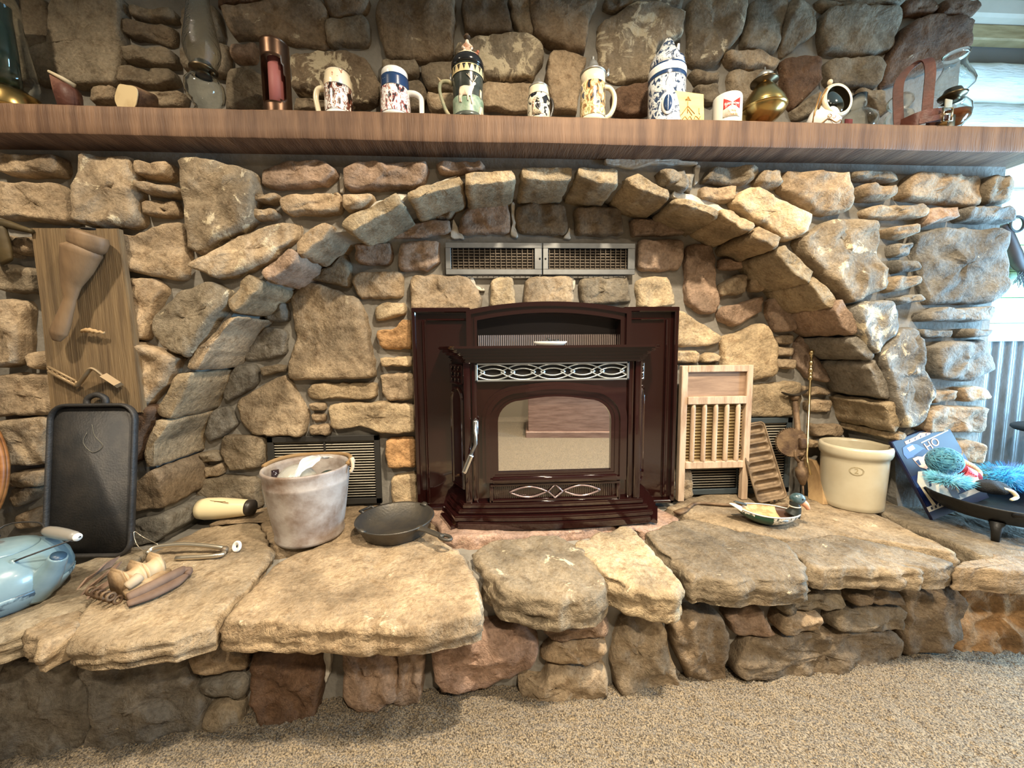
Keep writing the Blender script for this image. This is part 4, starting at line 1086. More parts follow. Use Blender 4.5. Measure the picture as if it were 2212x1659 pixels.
# tall pewter lidded stein
t = stein('lidded_stein', 'cream stein with a pointed pewter lid and a hunting relief, handle on its right', mx(1279, 248), -.05, [(0, 0), (.042, 0), (.043, .006), (.041, .014), (.0385, .018), (.037, .12), (.0385, .125), (.0385, .150), (0, .150)], CERAM)
band(t, 'relief_band', lambda z: .0396-.014*z, .018, .118, patt('hunt_relief', [(0, (.02, .02, .025)), (.38, (.30, .17, .06)), (.45, (.76, .56, .30)), (.53, (.32, .30, .12)), (.57, (.80, .64, .40)), (.66, (.10, .11, .13))], 42, (1, 1, .75), bump=1.))
obj('lid', lathe([(0, .150), (.0405, .150), (.041, .154), (.030, .160), (.022, .166), (.017, .180), (.012, .190), (.007, .194), (.004, .200), (.005, .205), (0, .210)], 40), PEWTER, t)
obj('handle', tube([(.036, 0, .118), (.056, 0, .114), (.070, 0, .092), (.069, 0, .06), (.056, 0, .034), (.036, 0, .022)], [.0075]*6, 12, sm=4), CERAM, t)
obj('thumb_rest', tube([(.040, 0, .150), (.048, 0, .156), (.050, 0, .172)], [.005, .006, .003], 8), PEWTER, t)
# big blue and white stein
BLUE = patt('blue_white_relief', [(0, (.03, .05, .10)), (.42, (.22, .25, .32)), (.46, (.68, .68, .66)), (.55, (.16, .19, .27)), (.565, (.72, .72, .70))], 66, (1, 1, .7), detail=3, bump=1., dist=1.2)
t = stein('blue_stein', 'largest stein, blue and white relief with a sculpted lid behind the yellow plaque', mx(1446, 250), -.02, [(0, 0), (.060, 0), (.060, .010), (.057, .016), (.057, .14), (.0575, .15), (.0575, .19), (0, .19)], WHITEC)
band(t, 'relief_band', .0578, .014, .150, BLUE); band(t, 'blue_ring', .0585, .152, .162, NAVY); band(t, 'white_ring', .0588, .163, .184, WHITEC); band(t, 'blue_ring', .0570, .185, .190, NAVY)
bm = BM(); n = 30
for j, (r, z) in enumerate([(.055, .19), (.054, .205), (.048, .222), (.040, .238), (.030, .252), (.020, .268), (.012, .282), (.005, .292)]):
    pass
bm = lathe([(.055, .19), (.054, .205), (.048, .220), (.041, .236), (.030, .250), (.021, .268), (.012, .284), (0, .292)], 30)
for v in bm.verts:
    k = 1+.16*noise.noise((v.co.x*60, v.co.y*60, v.co.z*60)); v.co.x *= k; v.co.y *= k
    if v.co.x > .012 and v.co.z > .226: v.co.z = .226+(v.co.z-.226)*.45
obj('sculpted_lid', bm, BLUE, t); obj('lid_figure', tube([(.026, -.01, .235), (.030, -.01, .255), (.031, -.01, .268)], [.008, .005, .004], 8), WHITEC, t)
o = [(.018*math.cos(a), .030+.034*math.sin(a)) for a in [2*PI*i/22 for i in range(22)]]
f_ = obj('medallion', wrap(patch(o, .004, 1), .0578, .03, -PI/2-.35), WHITEC, t)
obj('medallion_field', wrap(patch([(x*.66, .03+(y-.03)*.72) for x, y in o], .0052, 1), .0578, .03, -PI/2-.35), NAVY, f_)
# dark tumbler behind it
X = mx(1503, 205, .02); t = thing('dark_tumbler', 'dark blue glass tumbler half hidden behind the largest stein and plaque', 'glass', (X, .035, Z0))
obj('tumbler', lathe(hollow([(.026, 0), (.030, .118), (.031, .122)], .003), 30), mat('dark_blue_glass', (.015, .018, .035), .06, trans=.4, coat=.5), t)
# yellow plaque with carved figure
a, b = on_y(1450, 250, -.075), on_y(1523, 252, -.070); t = thing('carved_plaque', 'yellow wooden plaque block carved with a small figure', 'plaque', ((a.x+b.x)/2, -.074, Z0), (.10, 0, -.10))
PQ = mat('yellow_pine', srgb(250, 222, 150), .45, col2=srgb(236, 200, 124), nscale=6, stretch=(1, 6, 8))
PG = mat('burnt_line', srgb(176, 116, 52), .6)
obj('block', prism([(-.050, 0), (.050, 0), (.042, .083), (-.054, .098)], 0, .022, 'y', None, .0015), PQ, t, False)
bm = BM()
for P in ([(-.014, .070), (.004, .067)], [(-.006, .078), (-.005, .030)], [(-.006, .050), (-.024, .026)], [(-.004, .050), (.018, .028)], [(-.004, .042), (.010, .024)], [(-.006, .078), (-.012, .066)], [(-.006, .078), (.001, .066)],
          [(-.040, .024), (-.036, .030), (-.032, .018), (-.027, .026)], [(-.020, .013), (-.012, .022), (-.004, .013), (.004, .022), (.010, .012)], [(.018, .014), (.020, .022), (.027, .018), (.032, .012), (.036, .020)], [(.030, .044), (.031, .030), (.034, .026)]):
    tube([(x, -.0006, z) for x, z in P], .0011, 5, bm)
obj('carving', bm, PG, t)
# white mug with a red bow-tie label
t = stein('labelled_mug', 'plain white mug with a red bow-tie beer label', mx(1570, 256), -.045, hollow([(.043, 0), (.044, .01), (.0435, .09), (.042, .096)]), mat('off_white_ceramic', (.74, .70, .60), .3, coat=.2), rotz=-.22)
RED = mat('label_red', srgb(206, 52, 48), .4)
lb = obj('label', wrap(patch([(-.026, .018), (.026, .018), (.026, .078), (-.026, .078)], .0006, 3), .0441, 0), mat('label_cream', (.80, .74, .62), .4), t)
for s in (-1, 1): obj('bow_tie', wrap(patch([(s*.003, .062), (s*.025, .076), (s*.025, .042), (s*.003, .054)], .0012, 2), .0441, 0), RED, lb)
tx = text_bm('Budweiser', .0105, .0002); bmesh.ops.subdivide_edges(tx, edges=tx.edges[:], cuts=1)
place(tx, Matrix.Translation((0, .0575, .0016))); obj('lettering', wrap(tx, .0441, 0), WHITEC, lb)
for zz_, s_, ww in ((.036, .010, 'KING'), (.024, .008, 'OF BEERS')):
    tx = text_bm(ww, s_, .0002); place(tx, Matrix.Translation((0, zz_, .0010))); obj('lettering', wrap(tx, .0441, 0), mat('label_gold', srgb(196, 150, 96), .4), lb)
# brass lamp without chimney
X = mx(1656, 258); t = thing('brass_lamp', 'round brass lamp base with a dark burner collar, no chimney', 'oil lamp', (X, -.025, Z0))
obj('base_stem', lathe([(0, 0), (.036, 0), (.037, .006), (.024, .014), (.016, .024), (.020, .034), (0, .036)], 36), mat('brown_glass_foot', (.10, .04, .02), .1, coat=.5), t)
obj('font', lathe([(0, .030), (.020, .032), (.044, .044), (.064, .064), (.067, .080), (.061, .100), (.046, .124), (.034, .142), (.028, .150), (0, .151)], 48), BRASS, t)
obj('seam', lathe([(.0655, .072), (.0695, .076), (.0695, .081), (.0655, .084)], 48, cap=False), BRASS, t)
obj('collar', lathe([(0, .150), (.022, .150), (.024, .156), (.040, .160), (.041, .166), (.030, .170), (0, .170)], 36), BRASSD, t)
obj('cap', lathe([(0, .170), (.026, .170), (.025, .184), (.016, .192), (.003, .195), (.002, .210), (0, .210)], 28), PEWTER, t)
# white ceramic lantern with round mirror
X = mx(1785, 265); t = thing('ceramic_mirror', 'white gilt ceramic ornament holding a round mirror', 'ornament', (X, -.035, Z0), (0, 0, -.10))
obj('pot', lathe([(0, 0), (.034, 0), (.036, .006), (.050, .026), (.052, .044), (.044, .064), (.034, .080), (0, .082)], 36, sy=.75), WHITEC, t)
M = Matrix.Translation((.022, -.022, .092)) @ Matrix.Rotation(-.14, 4, 'X') @ Matrix.Rotation(.10, 4, 'Z') @ Matrix.Rotation(PI/2, 4, 'X')
obj('mirror_rim', place(lathe([(.040, -.008), (.048, -.008), (.051, 0), (.046, .008), (.040, .006)], 36, cap=False, sy=1.12), M), CERAM, t)
obj('mirror', place(lathe([(0, .001), (.041, .001), (.041, .003), (0, .003)], 36, sy=1.12), M), mat('smoky_mirror', (.20, .20, .18), .08, 1.), t)
obj('shell', place(lathe([(.047, -.006), (.046, -.024), (.036, -.046), (.016, -.058), (0, -.060)], 30, cap=False, sy=1.12), M), WHITEC, t)
obj('finial', sphere(BM(), (.006, -.008, .156), .008, 12, 8, (1, 1, 1.2)), CERAM, t)
GILT = mat('gilt_line', (.34, .19, .07), .35, .4)
bm = BM(); tube([(.048*math.cos(a), .036*math.sin(a)-.002, .022+.006*math.sin(a*6)) for a in [-PI+PI*i/30 for i in range(31)]], .0016, 6, bm)
for k in range(3): tube([(-.012+.016*k+.006*math.cos(a), -.042+.005*k, .034+.005*math.sin(a)) for a in [2*PI*i/10 for i in range(10)]], .0012, 5, bm, True)
tube([(-.034, -.02, .07), (-.028, -.026, .10), (-.018, -.03, .125)], .0035, 6, bm); tube([(-.046, -.012, .01), (-.044, -.018, .06), (-.030, -.02, .12)], .003, 6, bm); obj('gilt_scrolls', bm, GILT, t)
# small glass lamps
X = mx(1849, 265, -.01); t = thing('bulb_lamp', 'small clear round-bellied lamp showing a red smear', 'oil lamp', (X, -.015, Z0))
P = [(.030, .0), (.036, .002), (.050, .020), (.057, .042), (.052, .064), (.034, .080), (.024, .090), (.022, .100), (.023, .135)]
obj('bulb', lathe([(0, 0)]+P+[(r-.002, z) for r, z in P[::-1]][:-1]+[(0, .003)], 40), CLEAR, t)
obj('red_wick_card', bbox((-.045, -.002, .012), (-.018, .002, .060), .001), mat('dusky_red', srgb(158, 60, 62), .6), t)
X = mx(1938, 265, 0); t = thing('tilted_glass', 'clear pressed-glass lamp left of the leather strap', 'oil lamp', (X, -.005, Z0))
P = [(.034, 0), (.036, .006), (.020, .018), (.018, .030), (.034, .046), (.041, .064), (.036, .084), (.022, .094), (.026, .104), (.036, .118), (.034, .134), (.022, .146)]
obj('glass_body', lathe([(0, 0)]+P+[(0, .146)], 14), SMOKEG, t, True)
oil_lamp(mx(2052, 268, -.02), -.02, 'oil lamp with amber oil and a bulbous clear chimney at the right end', 1.06, .258, CLEAR, CLEAR, AMBER, belly=.050, drum=.048)
# leather strap collar with buckle
X = mx(1985, 268, -.06); t = thing('leather_strap', 'stiff brown leather strap looped upright with a square buckle', 'strap', (X, -.062, Z0), (0, 0, .16))
def strip(P, w, th, m, name, parent, up=(0, 0, 1)):
    bm = BM(); Q = smooth_pts(P, 6); prev = None; U = Vector(up)
    for i, p in enumerate(Q):
        tg = (Q[min(i+1, len(Q)-1)]-Q[max(i-1, 0)]).normalized(); nn = tg.cross(U).normalized(); s = U*w/2
        r = [bm.verts.new(p+s+nn*th/2), bm.verts.new(p+s-nn*th/2), bm.verts.new(p-s-nn*th/2), bm.verts.new(p-s+nn*th/2)]
        if prev:
            for k in range(4): bm.faces.new((prev[k], prev[(k+1) % 4], r[(k+1) % 4], r[k]))
        else: bm.faces.new(r)
        prev = r
    bm.faces.new(prev[::-1]); return obj(name, bm, m, parent, True, 30)
strip([(-.050, .02, .022), (-.046, -.02, .022), (-.02, -.036, .026), (.03, -.038, .034), (.055, -.02, .040), (.062, .02, .04)], .040, .005, LEATHER, 'lower_band', t)
strip([(-.045, -.026, .012), (-.01, -.043, .016), (.04, -.044, .028), (.064, -.02, .036)], .016, .004, LEATHER, 'billet', t)
strip([(-.020, -.030, .03), (-.020, -.030, .10), (-.014, -.026, .17), (-.010, -.012, .212), (-.02, .012, .215), (-.045, .03, .185), (-.052, .035, .14), (-.044, .03, .03)], .026, .0045, LEATHER, 'upright_loop', t, (.75, -.66, 0))
bk = tube([(.016, -.050, .006), (.016, -.050, .046), (.052, -.052, .050), (.052, -.052, .010)], .0034, 8, closed=True); bk2 = tube([(.016, -.050, .026), (.040, -.055, .030)], .0026, 8, bk)
obj('buckle', bk2, mat('brass_buckle', (.62, .52, .34), .25, 1.), t)
obj('chrome_keeper', bbox((.070, -.036, .0), (.098, -.030, .046), .002), CHROME, t)
obj('grey_tag', bbox((.058, -.03, .062), (.088, -.026, .092), .001), mat('grey_felt', (.30, .29, .23), .8), t)
# ------------------------------------------------------------------ things on and around the hearth
IRON = mat('cast_iron', (.030, .030, .031), .55, .4, col2=(.055, .050, .046), nscale=12, bump=.35, bscale=160)
RUST = mat('rusty_iron', srgb(120, 98, 74), .65, .35, col2=srgb(74, 56, 44), nscale=22, bump=.4, bscale=110)
OLDW = mat('weathered_board', srgb(126, 104, 74), .8, col2=srgb(90, 72, 50), nscale=7, lo=.35, hi=.66, stretch=(9, 9, .5), bump=.7, bscale=26, detail=8)
# ---- weathered board with its mounted pieces
a, b, c = on_y(62, 492, -.062), on_y(252, 490, -.062), on_y(300, 892, -.062)
t = thing('barn_board', 'weathered barn board hung on the stone wall with old pieces mounted on it', 'board', ((a.x+b.x)/2+.01, -.062, c.z))
bx = t.location.x; bh = a.z-c.z; hw = (b.x-a.x)/2
obj('plank', prism([(-hw-.012, 0), (hw+.012, 0.0), (hw+.006, bh*.5), (hw-.008, bh), (-hw-.006, bh), (-hw-.004, bh*.6)], 0, .020, 'y', None, .002), OLDW, t, False)
WOODG = mat('grey_brown_form', srgb(122, 98, 72), .6, col2=srgb(96, 76, 56), nscale=6, stretch=(3, 3, .6), bump=.15, bscale=50)
def ly(px, py, Y=-.10):
    p = on_y(px, py, Y); return Vector((p.x-bx, Y+.062, p.z-c.z))
C_ = [ly(*p) for p in ((178, 530), (176, 542), (165, 579), (154, 614), (151, 646), (143, 672), (134, 699), (126, 719), (122, 736))]
bm = tube(C_, [.040, .054, .043, .027, .0165, .019, .023, .024, .010], 20, sm=5, flat=.62)
f = obj('stocking_form', bm, WOODG, t)
bm = tube([ly(186, 540), ly(188, 532), ly(190, 520), ly(191, 508), ly(192, 503)], [.040, .050, .053, .050, .038], 22, flat=.62, sm=3); obj('cuff', bm, WOODG, f)
obj('cuff_hole', lathe([(0, 0), (.02, 0), (.02, .003), (0, .003)], 14, sy=.5), DARK, f).location = ly(188, 499)+Vector((0, .004, .006))
bm = tube([ly(176, 715, -.078), ly(190, 713, -.082), ly(206, 716, -.082), ly(226, 719, -.078)], [.004, .007, .006, .003], 8, sm=4)
for v in bm.verts: v.co += Vector((0, 0, .002*math.sin(v.co.x*500)))
obj('cord_peg', bm, mat('twisted_cord', srgb(168, 138, 98), .8), t)
GM = mat('galvanised_piece', srgb(150, 128, 98), .5, .4)
bm = BM(); P0, P1 = ly(106, 802, -.078), ly(166, 833, -.078)
e = (P1-P0); tube([P0, P1], .006, 8, bm); tube([P0+Vector((0, -.001, .014)), P1+Vector((0, -.001, .014))], .004, 8, bm)
for k in range(7): q = P0+e*(k/6.); tube([q, q+Vector((0, 0, .014))], .0045, 6, bm)
tl = obj('ratchet_bar', bm, GM, t)
bm = tube([ly(166, 834, -.08), ly(176, 822, -.085), ly(192, 800, -.095), ly(202, 797, -.095), ly(222, 812, -.085), ly(232, 818, -.085)], .0085, 8, sm=4, flat=.5); obj('bent_arm', bm, GM, tl)
q0, q1 = ly(226, 812, -.085), ly(257, 832, -.085); bm = tube([q0, q1], .016, 4, flat=.7); obj('block_end', bm, GM, tl, False)
# ---- cast iron griddle leaning on it
pb0, pb1 = on_z(96, 1204, ZT), on_z(276, 1204, ZT)
t = thing('griddle', 'long black cast-iron griddle leaning upright against the board', 'griddle', ((pb0.x+pb1.x)/2, -.150, ZT+.002), (-.135, 0, -.05)); gw = .258; gh = .455
out = rrect(gw, gh, .045, 6, 0, gh/2)
obj('plate', prism(out, 0, .010, 'y', None, .002), IRON, t)
O = [Vector((x, -.004, z)) for x, z in out]; obj('rim', tube(O, .0055, 8, closed=True, flat=1.9), IRON, t)
obj('loop_handle', tube([(-.028, .004, gh-.004), (-.027, .004, gh+.020), (0, .004, gh+.032), (.027, .004, gh+.020), (.028, .004, gh-.004)], .0085, 10, sm=4), IRON, t)
bm = tube([(-.02, -.0015, .37), (-.03, -.0015, .34), (0, -.0015, .31), (.03, -.0015, .33), (.005, -.0015, .36), (-.005, -.0015, .395)], .0008, 5, sm=4); obj('scratch', bm, mat('scratch_grey', (.16, .15, .12), .7), t)
# ---- blue enamel kettle
ENB = mat('blue_enamel', (.125, .205, .245), .28, coat=.4, col2=(.23, .33, .37), nscale=6, lo=.4, hi=.7)
ENC = mat('chipped_blue_enamel', (.03, .06, .09), .4, coat=.2, col2=(.19, .28, .32), nscale=28, lo=.44, hi=.52)
kc = Vector((-1.222, -.368, ZT)); t = thing('kettle', 'pale blue enamel kettle with a turned grip on its bail', 'kettle', kc)
bm = lathe([(0, .001), (.092, .001), (.106, .012), (.124, .040), (.128, .065), (.122, .092), (.104, .118), (.078, .132), (.072, .134), (0, .134)], 48); obj('body', bm, ENB, t)
obj('chipped_base', lathe([(.093, 0.0005), (.1075, .0115), (.1262, .040), (.1280, .050), (.1260, .050), (.1240, .040), (.105, .012)], 48, cap=False), ENC, t)
obj('lid', lathe([(.074, .134), (.073, .138), (.055, .144), (.02, .149), (0, .150)], 40, cap=False), ENB, t)
obj('lid_knob', lathe([(0, .149), (.008, .149), (.006, .158), (.014, .166), (.012, .174), (0, .176)], 20), IRON, t)
sp = Vector((1, -.06, 0)).normalized()
bm = tube([sp*.085+Vector((0, 0, .035)), sp*.118+Vector((0, 0, .062)), sp*.146+Vector((0, 0, .096)), sp*.158+Vector((0, 0, .118))], [.040, .030, .020, .017], 20, sm=5)
s_ = obj('spout', bm, ENB, t)
bm = tube([sp*.1565+Vector((0, 0, .1155)), sp*.1598+Vector((0, 0, .1215))], .0145, 18); obj('spout_mouth', bm, mat('spout_dark', (.02, .05, .09), .4), s_)
lug = Vector((.085, -.035, .122)); lug2 = Vector((-.085, .035, .122)); g0 = on_y(98, 1146, -.30)-kc; g1 = on_y(166, 1160, -.345)-kc
for l_ in (lug, lug2): obj('lug', tube([l_-Vector((0, 0, .014)), l_+Vector((0, 0, .006))], [.014, .006], 10), ENB, t)
bm = tube([lug, lug+Vector((.03, .0, .012)), g1+Vector((.002, 0, -.002)), g1], .0022, 6, sm=4); tube([lug2, lug2+Vector((-.01, .07, .03)), g0+Vector((-.05, .03, .01)), g0], .0022, 6, bm, sm=4); obj('bail', bm, IRON, t)
gv = g1-g0; obj('grip', tube([g0+gv*k for k in (0, .1, .3, .6, .9, 1.)], [.009, .0125, .0145, .0145, .0125, .010], 16), mat('grey_grip', (.24, .225, .20), .35, coat=.3), t)
obj('grip_ring', tube([g1, g1+gv.normalized()*.004], .0095, 16), mat('white_end', (.7, .7, .66), .4), t)
# ---- roller block with leather
a, b = on_z(278, 1312, ZT), on_z(404, 1247, ZT); e_ = (b-a); L_ = e_.length; ang = math.atan2(e_.y, e_.x)
t = thing('roller_block', 'worn tan block with two hollowed rollers and a rolled leather edge', 'roller block', (a.x, a.y, ZT+.002), (0, 0, ang))
TAN = mat('worn_tan', srgb(160, 136, 104), .7, col2=srgb(112, 88, 62), nscale=14, bump=.4, bscale=70)
LTH = mat('old_leather', srgb(120, 98, 82), .75, col2=srgb(92, 72, 60), nscale=10, bump=.4, bscale=60)
k_ = L_/.18
for x in (.024, .078, .136):                                  # cheek plates between the rollers
    obj('cheek', prism([(.030, .004), (.092, .004), (.100, .055), (.086, .074), (.048, .072), (.032, .050)], (x-.008)*k_, (x+.008)*k_, 'x', None, .004), TAN, t)
for x in (.051, .107): obj('roller', place(lathe([(0, -.017), (.030, -.017), (.026, -.013), (.0225, -.006), (.0215, 0), (.0225, .006), (.026, .013), (.030, .017), (0, .017)], 24), Matrix.Translation((x*k_, .052, .040)) @ Matrix.Rotation(PI/2, 4, 'Y')), mat('roller_wood', srgb(184, 160, 126), .5, col2=srgb(150, 120, 88), nscale=9), t)
obj('front_bar', tube([(.012*k_, .028, .018), (.06*k_, .024, .020), (.12*k_, .026, .020), (.15*k_, .040, .020)], [.012, .016, .015, .010], 12, sm=4), TAN, t)
obj('leather_roll', tube([(.004, .010, .018), (.05*k_, .002, .020), (.12*k_, .0, .022), (.168*k_, .006, .020), (.182*k_, .020, .016)], [.010, .013, .013, .012, .008], 12, sm=4), LTH, t)
obj('leather_pad', tube([(-.004, -.004, .010), (.05*k_, -.016, .009), (.12*k_, -.018, .009), (.175*k_, .0, .009)], [.012, .018, .018, .012], 12, sm=4, flat=.5), LTH, t)
obj('leather_fold', tube([(.168*k_, .006, .020), (.186*k_, -.004, .016), (.170*k_, -.014, .012)], [.010, .009, .008], 10, sm=3), LTH, t)
obj('knuckle', tube([(.016*k_, .022, .040), (.034*k_, .018, .047), (.050*k_, .020, .050)], [.010, .012, .013], 12, sm=3), mat('pale_knob', srgb(168, 150, 126), .6), t)
bm = BM()
for k in range(5):
    for j in range(2): tube([(-.004-.012*j+.008*math.cos(a), .030+.019*k, .014+.016*j+.008*math.sin(a)) for a in [2*PI*i/10 for i in range(10)]], .0035, 6, bm, True)
obj('chain_links', bm, RUST, t)
for pp, w_ in ((((256, 1222, .03), (238, 1232, .022), (212, 1254, .010), (182, 1278, .006)), .022), (((262, 1244, .02), (240, 1256, .014), (214, 1272, .008), (196, 1284, .006)), .026), (((250, 1212, .012), (222, 1226, .010), (200, 1246, .006), (176, 1262, .005)), .03)):
    Q = [on_z(x, y, ZT+h)-t.location for x, y, h in pp]; Ri = Matrix.Rotation(-ang, 4, 'Z')
    strip([Ri @ q for q in Q], w_, .004, LTH, 'strap_end', t, (.75, .1, .65))
# ---- metal rod bail next to it
P = [on_z(x, y, ZT+h) for x, y, h in ((318, 1196, .020), (336, 1182, .030), (400, 1176, .032), (478, 1183, .022), (484, 1190, .012), (470, 1200, .010), (380, 1206, .010))]
p = P[3].copy(); t = thing('rod_bail', 'bent double metal rod lying beyond the roller block', 'metal rod', (P[0].x, P[0].y, ZT)); Lq = lambda q: q-t.location
BRR = mat('worn_brassy_steel', (.56, .49, .38), .3, .85)
obj('rod', tube([Lq(q) for q in P], .0068, 12, sm=5), BRR, t)
obj('end_cap', sphere(BM(), Lq(P[4])+Vector((.002, 0, .004)), .011, 14, 10), mat('dark_cap', (.16, .12, .08), .5, .5), t)
bm = tube([Lq(P[0])+Vector((.0, .0, .0)), Lq(P[0])+Vector((-.045, .02, .020)), Lq(P[0])+Vector((-.058, .03, .055)), Lq(P[0])+Vector((-.038, .035, .035)), Lq(P[0])+Vector((.015, .02, .018))], .0011, 5, sm=5); obj('wire_end', bm, BRR, t)
# ---- white porcelain ring
p = on_z(512, 1184, ZT+.012); t = thing('porcelain_ring', 'small white porcelain ring standing on the flagstone', 'ring', (p.x, p.y, ZT+.0175), (1.2, 0, -.35))
obj('ring', lathe([(.0045, -.004), (.013, -.005), (.0165, -.002), (.0165, .002), (.013, .005), (.010, .002), (.0045, .001), (.0045, -.004)], 28, cap=False), WHITEC, t); obj('hole', lathe([(0, -.003), (.0045, -.003), (.0045, -.001), (0, -.001)], 12), DARK, t)
# ---- cream stoneware bottle lying on its side
a, b = on_y(432, 1108, .085), on_y(566, 1108, .085); L_ = (b-a).length
t = thing('stoneware_bottle', 'cream stoneware bottle with a dark neck lying on its side', 'bottle', (a.x-.01, .085, ZT+.041), (0, PI/2, 0))
obj('body', lathe([(0, 0), (.022, .001), (.035, .012), (.039, .035), (.0385, .08), (.034, .13), (.029, .172), (.028, .180), (0, .180)], 36), mat('cream_stoneware', srgb(222, 206, 166), .35, coat=.2), t)
obj('dark_neck', lathe([(.0285, .180), (.0285, .184), (.027, .20), (0, .20)], 30), mat('brown_black', (.03, .024, .02), .4), t)
bm = BM(); 
for P in ([(-.02, .06), (-.004, .10), (.006, .13)], [(-.004, .10), (-.016, .115)], [(-.012, .08), (.002, .082)]): tube([(-.0385*math.cos(x*20)*(1-.28*(z-.06)/.1), -.0385*math.sin(.9+x*20)*.8, z) for x, z in P], .0012, 5, bm)
obj('painted_sprig', bm, mat('sprig_brown', srgb(146, 116, 72), .5), t)
# ---- grey bucket with its contents
bcn = Vector((-.612, -.058, ZT)); t = thing('bucket', 'tall grey weathered bucket holding bottles and glassware', 'bucket', bcn)
BK = mat('bucket_grey', srgb(166, 158, 152), .45, col2=srgb(112, 92, 78), nscale=9, lo=.42, hi=.66, bump=.25, bscale=60, detail=8)
P = [(.100, 0), (.104, .004), (.106, .012), (.103, .022), (.110, .06), (.120, .13), (.127, .182), (.1285, .186), (.1285, .192), (.1275, .196), (.130, .222), (.133, .232), (.131, .238)]
obj('shell', lathe([(0, 0)]+P+[(.124, .237), (.121, .225), (.118, .15), (.098, .02), (0, .018)], 56), BK, t)
bm = tube([(.1335*math.cos(a)*1.0, .1335*math.sin(a)+.004, .240+.003*math.sin(3*a)) for a in [-.05+1.05*PI*i/24 for i in range(25)]], .0075, 8); obj('rope_bail', bm, mat('twine', srgb(140, 112, 76), .9, bump=.5, bscale=200), t)
bm = tube([(.128, .012, .238), (.142, .01, .232), (.150, .005, .246), (.146, 0, .256), (.150, -.004, .230), (.143, -.006, .212)], .0055, 8, sm=4); obj('twine_knot', bm, mat('pale_twine', srgb(196, 176, 152), .9), t)
obj('side_peg', tube([(-.128, 0, .205), (-.148, 0, .207)], [.007, .004], 8), mat('peg_wood', srgb(206, 170, 104), .6), t)
def inb(kind, label, cat, dx, dy, z): return thing(kind, label, cat, (bcn.x+dx, bcn.y+dy, ZT+z))
t = inb('glass_globe', 'clear glass globe wrapped in film inside the grey bucket', 'glass globe', -.024, -.022, .182)
bm = sphere(BM(), (0, 0, 0), .064, 28, 18); obj('globe', bm, mat('milky_glass', (.86, .88, .84), .10, trans=.72, ior=1.25, coat=.4), t)
obj('cream_filling', sphere(BM(), (.004, .004, -.010), .048, 20, 12), mat('cream_wax', (.72, .62, .44), .6), t)
t = inb('dark_bottle', 'dark purple-brown bottle at the bucket rim, on its left', 'bottle', -.092, -.02, .045); t.rotation_euler = (0, 0, 0)
obj('body', lathe([(0, 0), (.020, 0), (.023, .006), (.023, .14), (.012, .165), (.011, .185), (0, .185)], 24), mat('dark_purple_glass', (.02, .012, .016), .08, coat=.6), t)
t = inb('green_bottle', 'dark green glass fishing-float-like ball in the bucket, on its right', 'glass ball', .072, -.012, .188)
obj('ball', sphere(BM(), (0, 0, 0), .034, 22, 14), mat('deep_green_glass', (.02, .045, .038), .06, coat=.6, trans=.3), t)
t = inb('white_cloth', 'strip of white cloth draped inside the grey bucket', 'cloth', .022, -.012, .200)
bm = BM(); n, m_ = 12, 10; g = []
for j in range(m_+1):
    row = []
    for i in range(n+1):
        u_, v_ = i/n, j/m_
        row.append(bm.verts.new((.0+.038*u_-.035*(1-v_)+.008*math.sin(9*v_+4*u_), -.080+.150*v_, .028+.030*math.sin(PI*v_)*(1-.3*u_)+.010*noise.noise((u_*5, v_*5, 2))+.016*v_)))
    g.append(row)
for j in range(m_):
    for i in range(n): bm.faces.new((g[j][i], g[j][i+1], g[j+1][i+1], g[j+1][i]))
bmesh.ops.solidify(bm, geom=bm.faces[:], thickness=.002); obj('cloth', bm, mat('white_cloth', (.80, .80, .80), .85), t)
# ---- skillet
t = thing('skillet', 'cast-iron skillet with a loop-ended handle in front of the stove corner', 'skillet', (-.330, -.060, ZT)); SK = mat('skillet_iron', (.060, .058, .056), .42, .6, col2=(.10, .088, .070), nscale=9, bump=.2, bscale=120)
obj('pan', lathe([(0, 0), (.098, 0), (.104, .004), (.126, .046), (.130, .050), (.128, .053), (.122, .050), (.100, .008), (0, .006)], 56), SK, t)
hp = on_z(972, 1166, ZT+.045); hv = Vector((hp.x-t.location.x, hp.y-t.location.y, 0)); hl = hv.length; hv.normalize(); hs = Vector((-hv.y, hv.x, 0))
bm = tube([hv*.118+Vector((0, 0, .044)), hv*.150+Vector((0, 0, .046)), hv*(hl-.03)+Vector((0, 0, .046))], [.020, .011, .012], 12, sm=4, flat=.45)
tube([hv*(hl-.02+.022*math.cos(a))+hs*.012*math.sin(a)+Vector((0, 0, .046)) for a in [2*PI*i/14 for i in range(14)]], .0055, 8, bm, True); obj('handle', bm, SK, t)
a_ = Vector((-.86, .50, 0)); bm = tube([a_*.124+Vector((.012, .02, .050)), a_*.142+Vector((.012, .02, .052)), a_*.142+Vector((-.012, -.02, .052)), a_*.124+Vector((-.012, -.02, .050))], .005, 8); obj('helper_tab', bm, SK, t)
for s in (-1, 1): obj('pour_lip', tube([hs*s*.120+Vector((0, 0, .048)), hs*s*.134+Vector((0, 0, .054))], [.016, .012], 10, flat=.5), SK, t)
